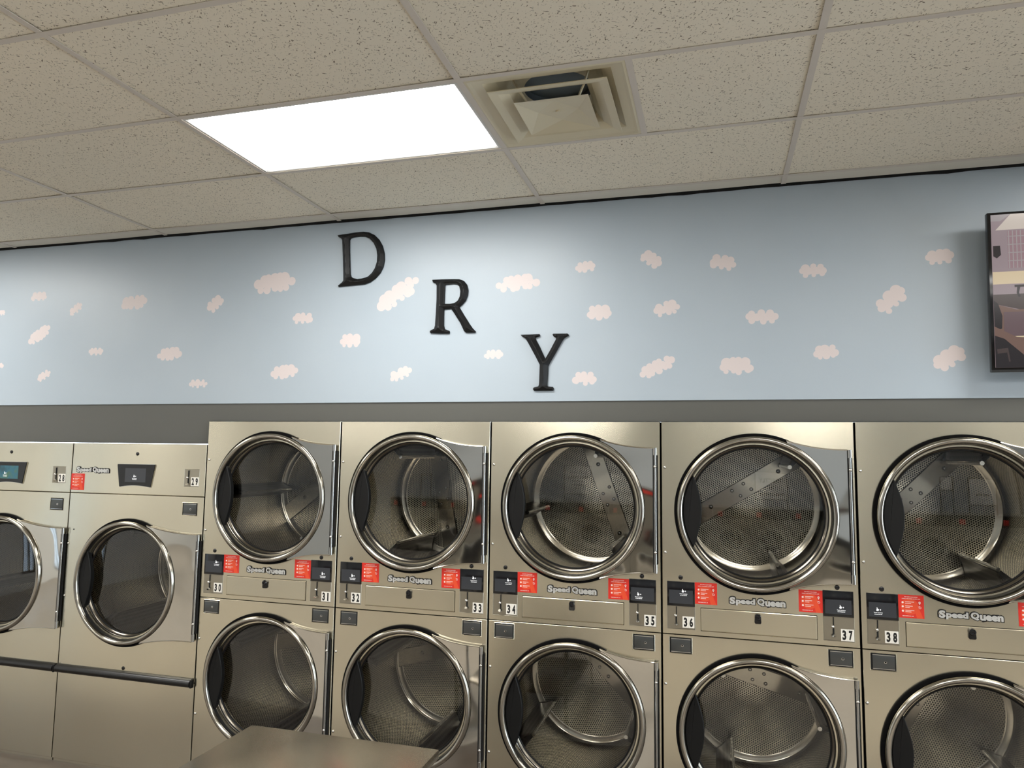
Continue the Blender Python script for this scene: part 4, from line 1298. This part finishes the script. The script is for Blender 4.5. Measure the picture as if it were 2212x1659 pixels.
# picture: flat coloured shapes of the programme on the screen
def emi(name, c, s_=1.0):
    mat(name, (0.01, 0.01, 0.01), 0.15, emis=lin(c), es=s_ * 0.72)
    return name
pm = [emi('tv_wall', (150, 134, 138)), emi('tv_ceiling', (205, 193, 182)), emi('tv_curtain', (150, 122, 128)), emi('tv_window', (196, 214, 232)),
      emi('tv_band', (214, 194, 160)), emi('tv_floor', (118, 92, 82)), emi('tv_rug', (72, 60, 58)), emi('tv_dark', (34, 28, 32)), emi('tv_grey', (160, 152, 152)),
      emi('tv_wood', (146, 108, 92)), emi('tv_low', (104, 84, 88))]
mb = MB()
lay = [0]
def shp(pts, mi):
    lay[0] += 1
    y = -0.0005 - 0.00012 * lay[0]
    mb.add([(x, y, z) for x, z in pts], [list(range(len(pts)))], mi)
bx0, bx1, bz0, bz1 = 0.013, TVW - 0.012, 0.020, TVH - 0.011
def R_(x0, x1, z0, z1, mi): shp([(max(x0, bx0), z0), (min(x1, bx1), z0), (min(x1, bx1), z1), (max(x0, bx0), z1)], mi)
H = TVH
R_(bx0, bx1, bz0, bz1, 0)
shp([(0.03, 0.625), (bx1, 0.625), (bx1, bz1), (0.09, bz1)], 1)
shp([(bx0, 0.665), (0.05, 0.665), (0.09, bz1), (bx0, bz1)], 8)
R_(0.075, 0.165, 0.455, 0.620, 2)
for q in range(6): R_(0.078 + q * 0.015, 0.082 + q * 0.015, 0.455, 0.620, 8)
for q in range(4): R_(0.075, 0.165, 0.485 + q * 0.036, 0.489 + q * 0.036, 8)
R_(0.165, 0.46, 0.47, 0.612, 3)
R_(0.46, 0.55, 0.455, 0.620, 2)
for q in range(6): R_(0.463 + q * 0.015, 0.467 + q * 0.015, 0.455, 0.620, 8)
R_(0.62, 0.86, 0.48, 0.60, 8)
shp([(0.018, 0.555), (0.045, 0.555), (0.048, 0.515), (0.032, 0.500), (0.018, 0.510)], 7)
R_(bx0, bx1, 0.385, 0.440, 4)
shp([(bx0, 0.385), (bx1, 0.385), (bx1, 0.33), (bx0, 0.33)], 0)
shp([(bx0, 0.340), (bx1, 0.345), (bx1, 0.27), (0.12, 0.27), (bx0, 0.30)], 6)
shp([(bx0, 0.30), (0.10, 0.272), (bx1, 0.30), (bx1, 0.16), (bx0, 0.16)], 5)
for q in (0.105, 0.145, 0.40, 0.44):
    shp([(q, 0.372), (q + 0.012, 0.372), (q + 0.006, 0.345), (q + 0.012, 0.328), (q + 0.004, 0.326), (q - 0.003, 0.345)], 7)
R_(0.095, 0.46, 0.370, 0.380, 7)
R_(0.14, 0.22, 0.380, 0.390, 3)
shp([(bx0, 0.315), (0.030, 0.300), (0.045, 0.245), (0.042, 0.19), (bx0, 0.18)], 7)
R_(0.05, bx1, 0.10, 0.262, 10)
R_(0.165, 0.40, 0.165, 0.258, 8)
shp([(0.06, 0.155), (bx1, 0.185), (bx1, 0.150), (0.12, 0.150)], 4)
shp([(bx0, bz0), (bx1, bz0), (bx1, 0.150), (0.10, 0.150), (bx0, 0.20)], 5)
shp([(bx0, 0.160), (0.05, 0.145), (0.14, 0.055), (0.12, bz0), (bx0, bz0)], 7)
shp([(0.02, 0.10), (0.062, 0.105), (0.070, 0.045), (0.064, 0.045), (0.058, 0.085), (0.022, 0.080)], 6)
shp([(0.55, 0.06), (0.95, 0.06), (1.0, 0.16), (0.5, 0.16)], 9)
mb.obj('tv_screen', pm, tv, smooth=0, fix=False)

# ================================================================== THE SIDE OF THE ROOM MIRRORED IN THE DOORS
def mk_washer():
    mb = MB()
    w_ = 0.74
    mb.box((0.003, -0.75, 0.0), (w_ - 0.003, 0.0, 1.28), 0, bev=0.006)
    mb.box((0.003, -0.01, 1.06), (w_ - 0.003, 0.006, 1.27), 1, bev=0.004)
    return mb.mesh('cabinet', ['washer_steel', 'rail_dark'], smooth=0.3)
def mk_wdoor():
    mb = MB()
    mb.lathe_y([(0.25, 0.0), (0.25, 0.025), (0.24, 0.04), (0.20, 0.045), (0.19, 0.03)], n=48, mi=0)
    mb.lathe_y([(0.19, 0.03), (0.12, 0.045), (0.001, 0.05)], n=48, mi=1)
    return mb.mesh('loading_door', ['chrome', 'black_gloss'], smooth=0.7)
wb, wdr = mk_washer(), mk_wdoor()
for k in range(12):
    x = -4.2 + 0.745 * k
    t_ = thing('washing_machine', 'steel front-loading washer in the row facing the dryers', 'washing machine', (x, -6.0, 0), 'washers along the opposite side')
    put('cabinet', wb, t_)
    put('loading_door', wdr, t_, (0.37, 0.0, 0.62))
    st = MB(); st.box((0.10, 0.006, 1.10), (0.20, 0.008, 1.20))
    put('instruction_sticker', cached('wst', lambda: st.mesh('instruction_sticker', ['sticker_red'], smooth=0)), t_)

def sign_board(cx, z0, w_, h_, lines, label, legs=0.18, pict=False):
    t_ = thing('notice_board', label, 'sign', (cx, -6.10, z0 - legs))
    mb = MB(); mb.box((-w_ / 2, -0.006, legs), (w_ / 2, 0.0, legs + h_), 0)
    for (txt, fx, fz, tw, th) in lines:
        vs, fs = text_mesh(txt, tw, th, off=0.02)
        mb.add([(fx - a, 0.001, legs + fz + c) for a, b_, c in vs], fs, 1)      # faces the dryers
    if pict:
        for q in (-0.12, 0.12):
            mb.lathe_y([(0.075, 0.001), (0.068, 0.001)], cx=q, cz=legs + h_ - 0.10, n=32, mi=1)
            mb.add([(q - 0.05, 0.0012, legs + h_ - 0.145), (q - 0.045, 0.0012, legs + h_ - 0.15), (q + 0.05, 0.0012, legs + h_ - 0.055), (q + 0.045, 0.0012, legs + h_ - 0.05)], [[0, 1, 2, 3]], 1)
    mb.obj('board', ['board_white', 'ink_black'], t_, smooth=0, fix=False)
    mb = MB()
    for sx in (-1, 1):
        mb.box((sx * w_ / 2 - 0.008, -0.012, 0.0), (sx * w_ / 2 + 0.008, 0.004, legs + h_ + 0.01))
    mb.box((-w_ / 2, -0.012, legs - 0.01), (w_ / 2, 0.004, legs + 0.004))
    mb.box((-w_ / 2, -0.012, legs + h_), (w_ / 2, 0.004, legs + h_ + 0.012))
    mb.obj('sign_frame', ['black_lip'], t_, smooth=0)
sign_board(-1.16, 1.46, 0.60, 0.62, [('RESULTADOS', 0.0, 0.36, 0.46, 0.06), ('NUEVAS', 0.0, 0.28, 0.26, 0.035), ('JABON', 0.0, 0.19, 0.26, 0.055), ('QUE', 0.0, 0.12, 0.12, 0.035)],
           'white notice with two crossed-out circles above the words RESULTADOS and JABON', pict=True)
sign_board(1.42, 1.46, 0.62, 0.55, [('DIRECTLY', 0.0, 0.38, 0.48, 0.085), ('in', 0.0, 0.24, 0.08, 0.07), ('machine', 0.0, 0.11, 0.48, 0.075)],
           'white notice with large black words DIRECTLY in machine')
sign_board(3.18, 1.73, 0.22, 0.25, [], 'small blank black-framed notice standing right of the DIRECTLY board', legs=0.45)
sign_board(-3.30, 1.80, 0.26, 0.02, [], 'empty black sign frame left of the RESULTADOS board', legs=0.48)
sign_board(3.80, 1.46, 0.48, 0.50, [('use the', 0.0, 0.20, 0.24, 0.05)], 'white notice with the words use the, farthest right on the washers')
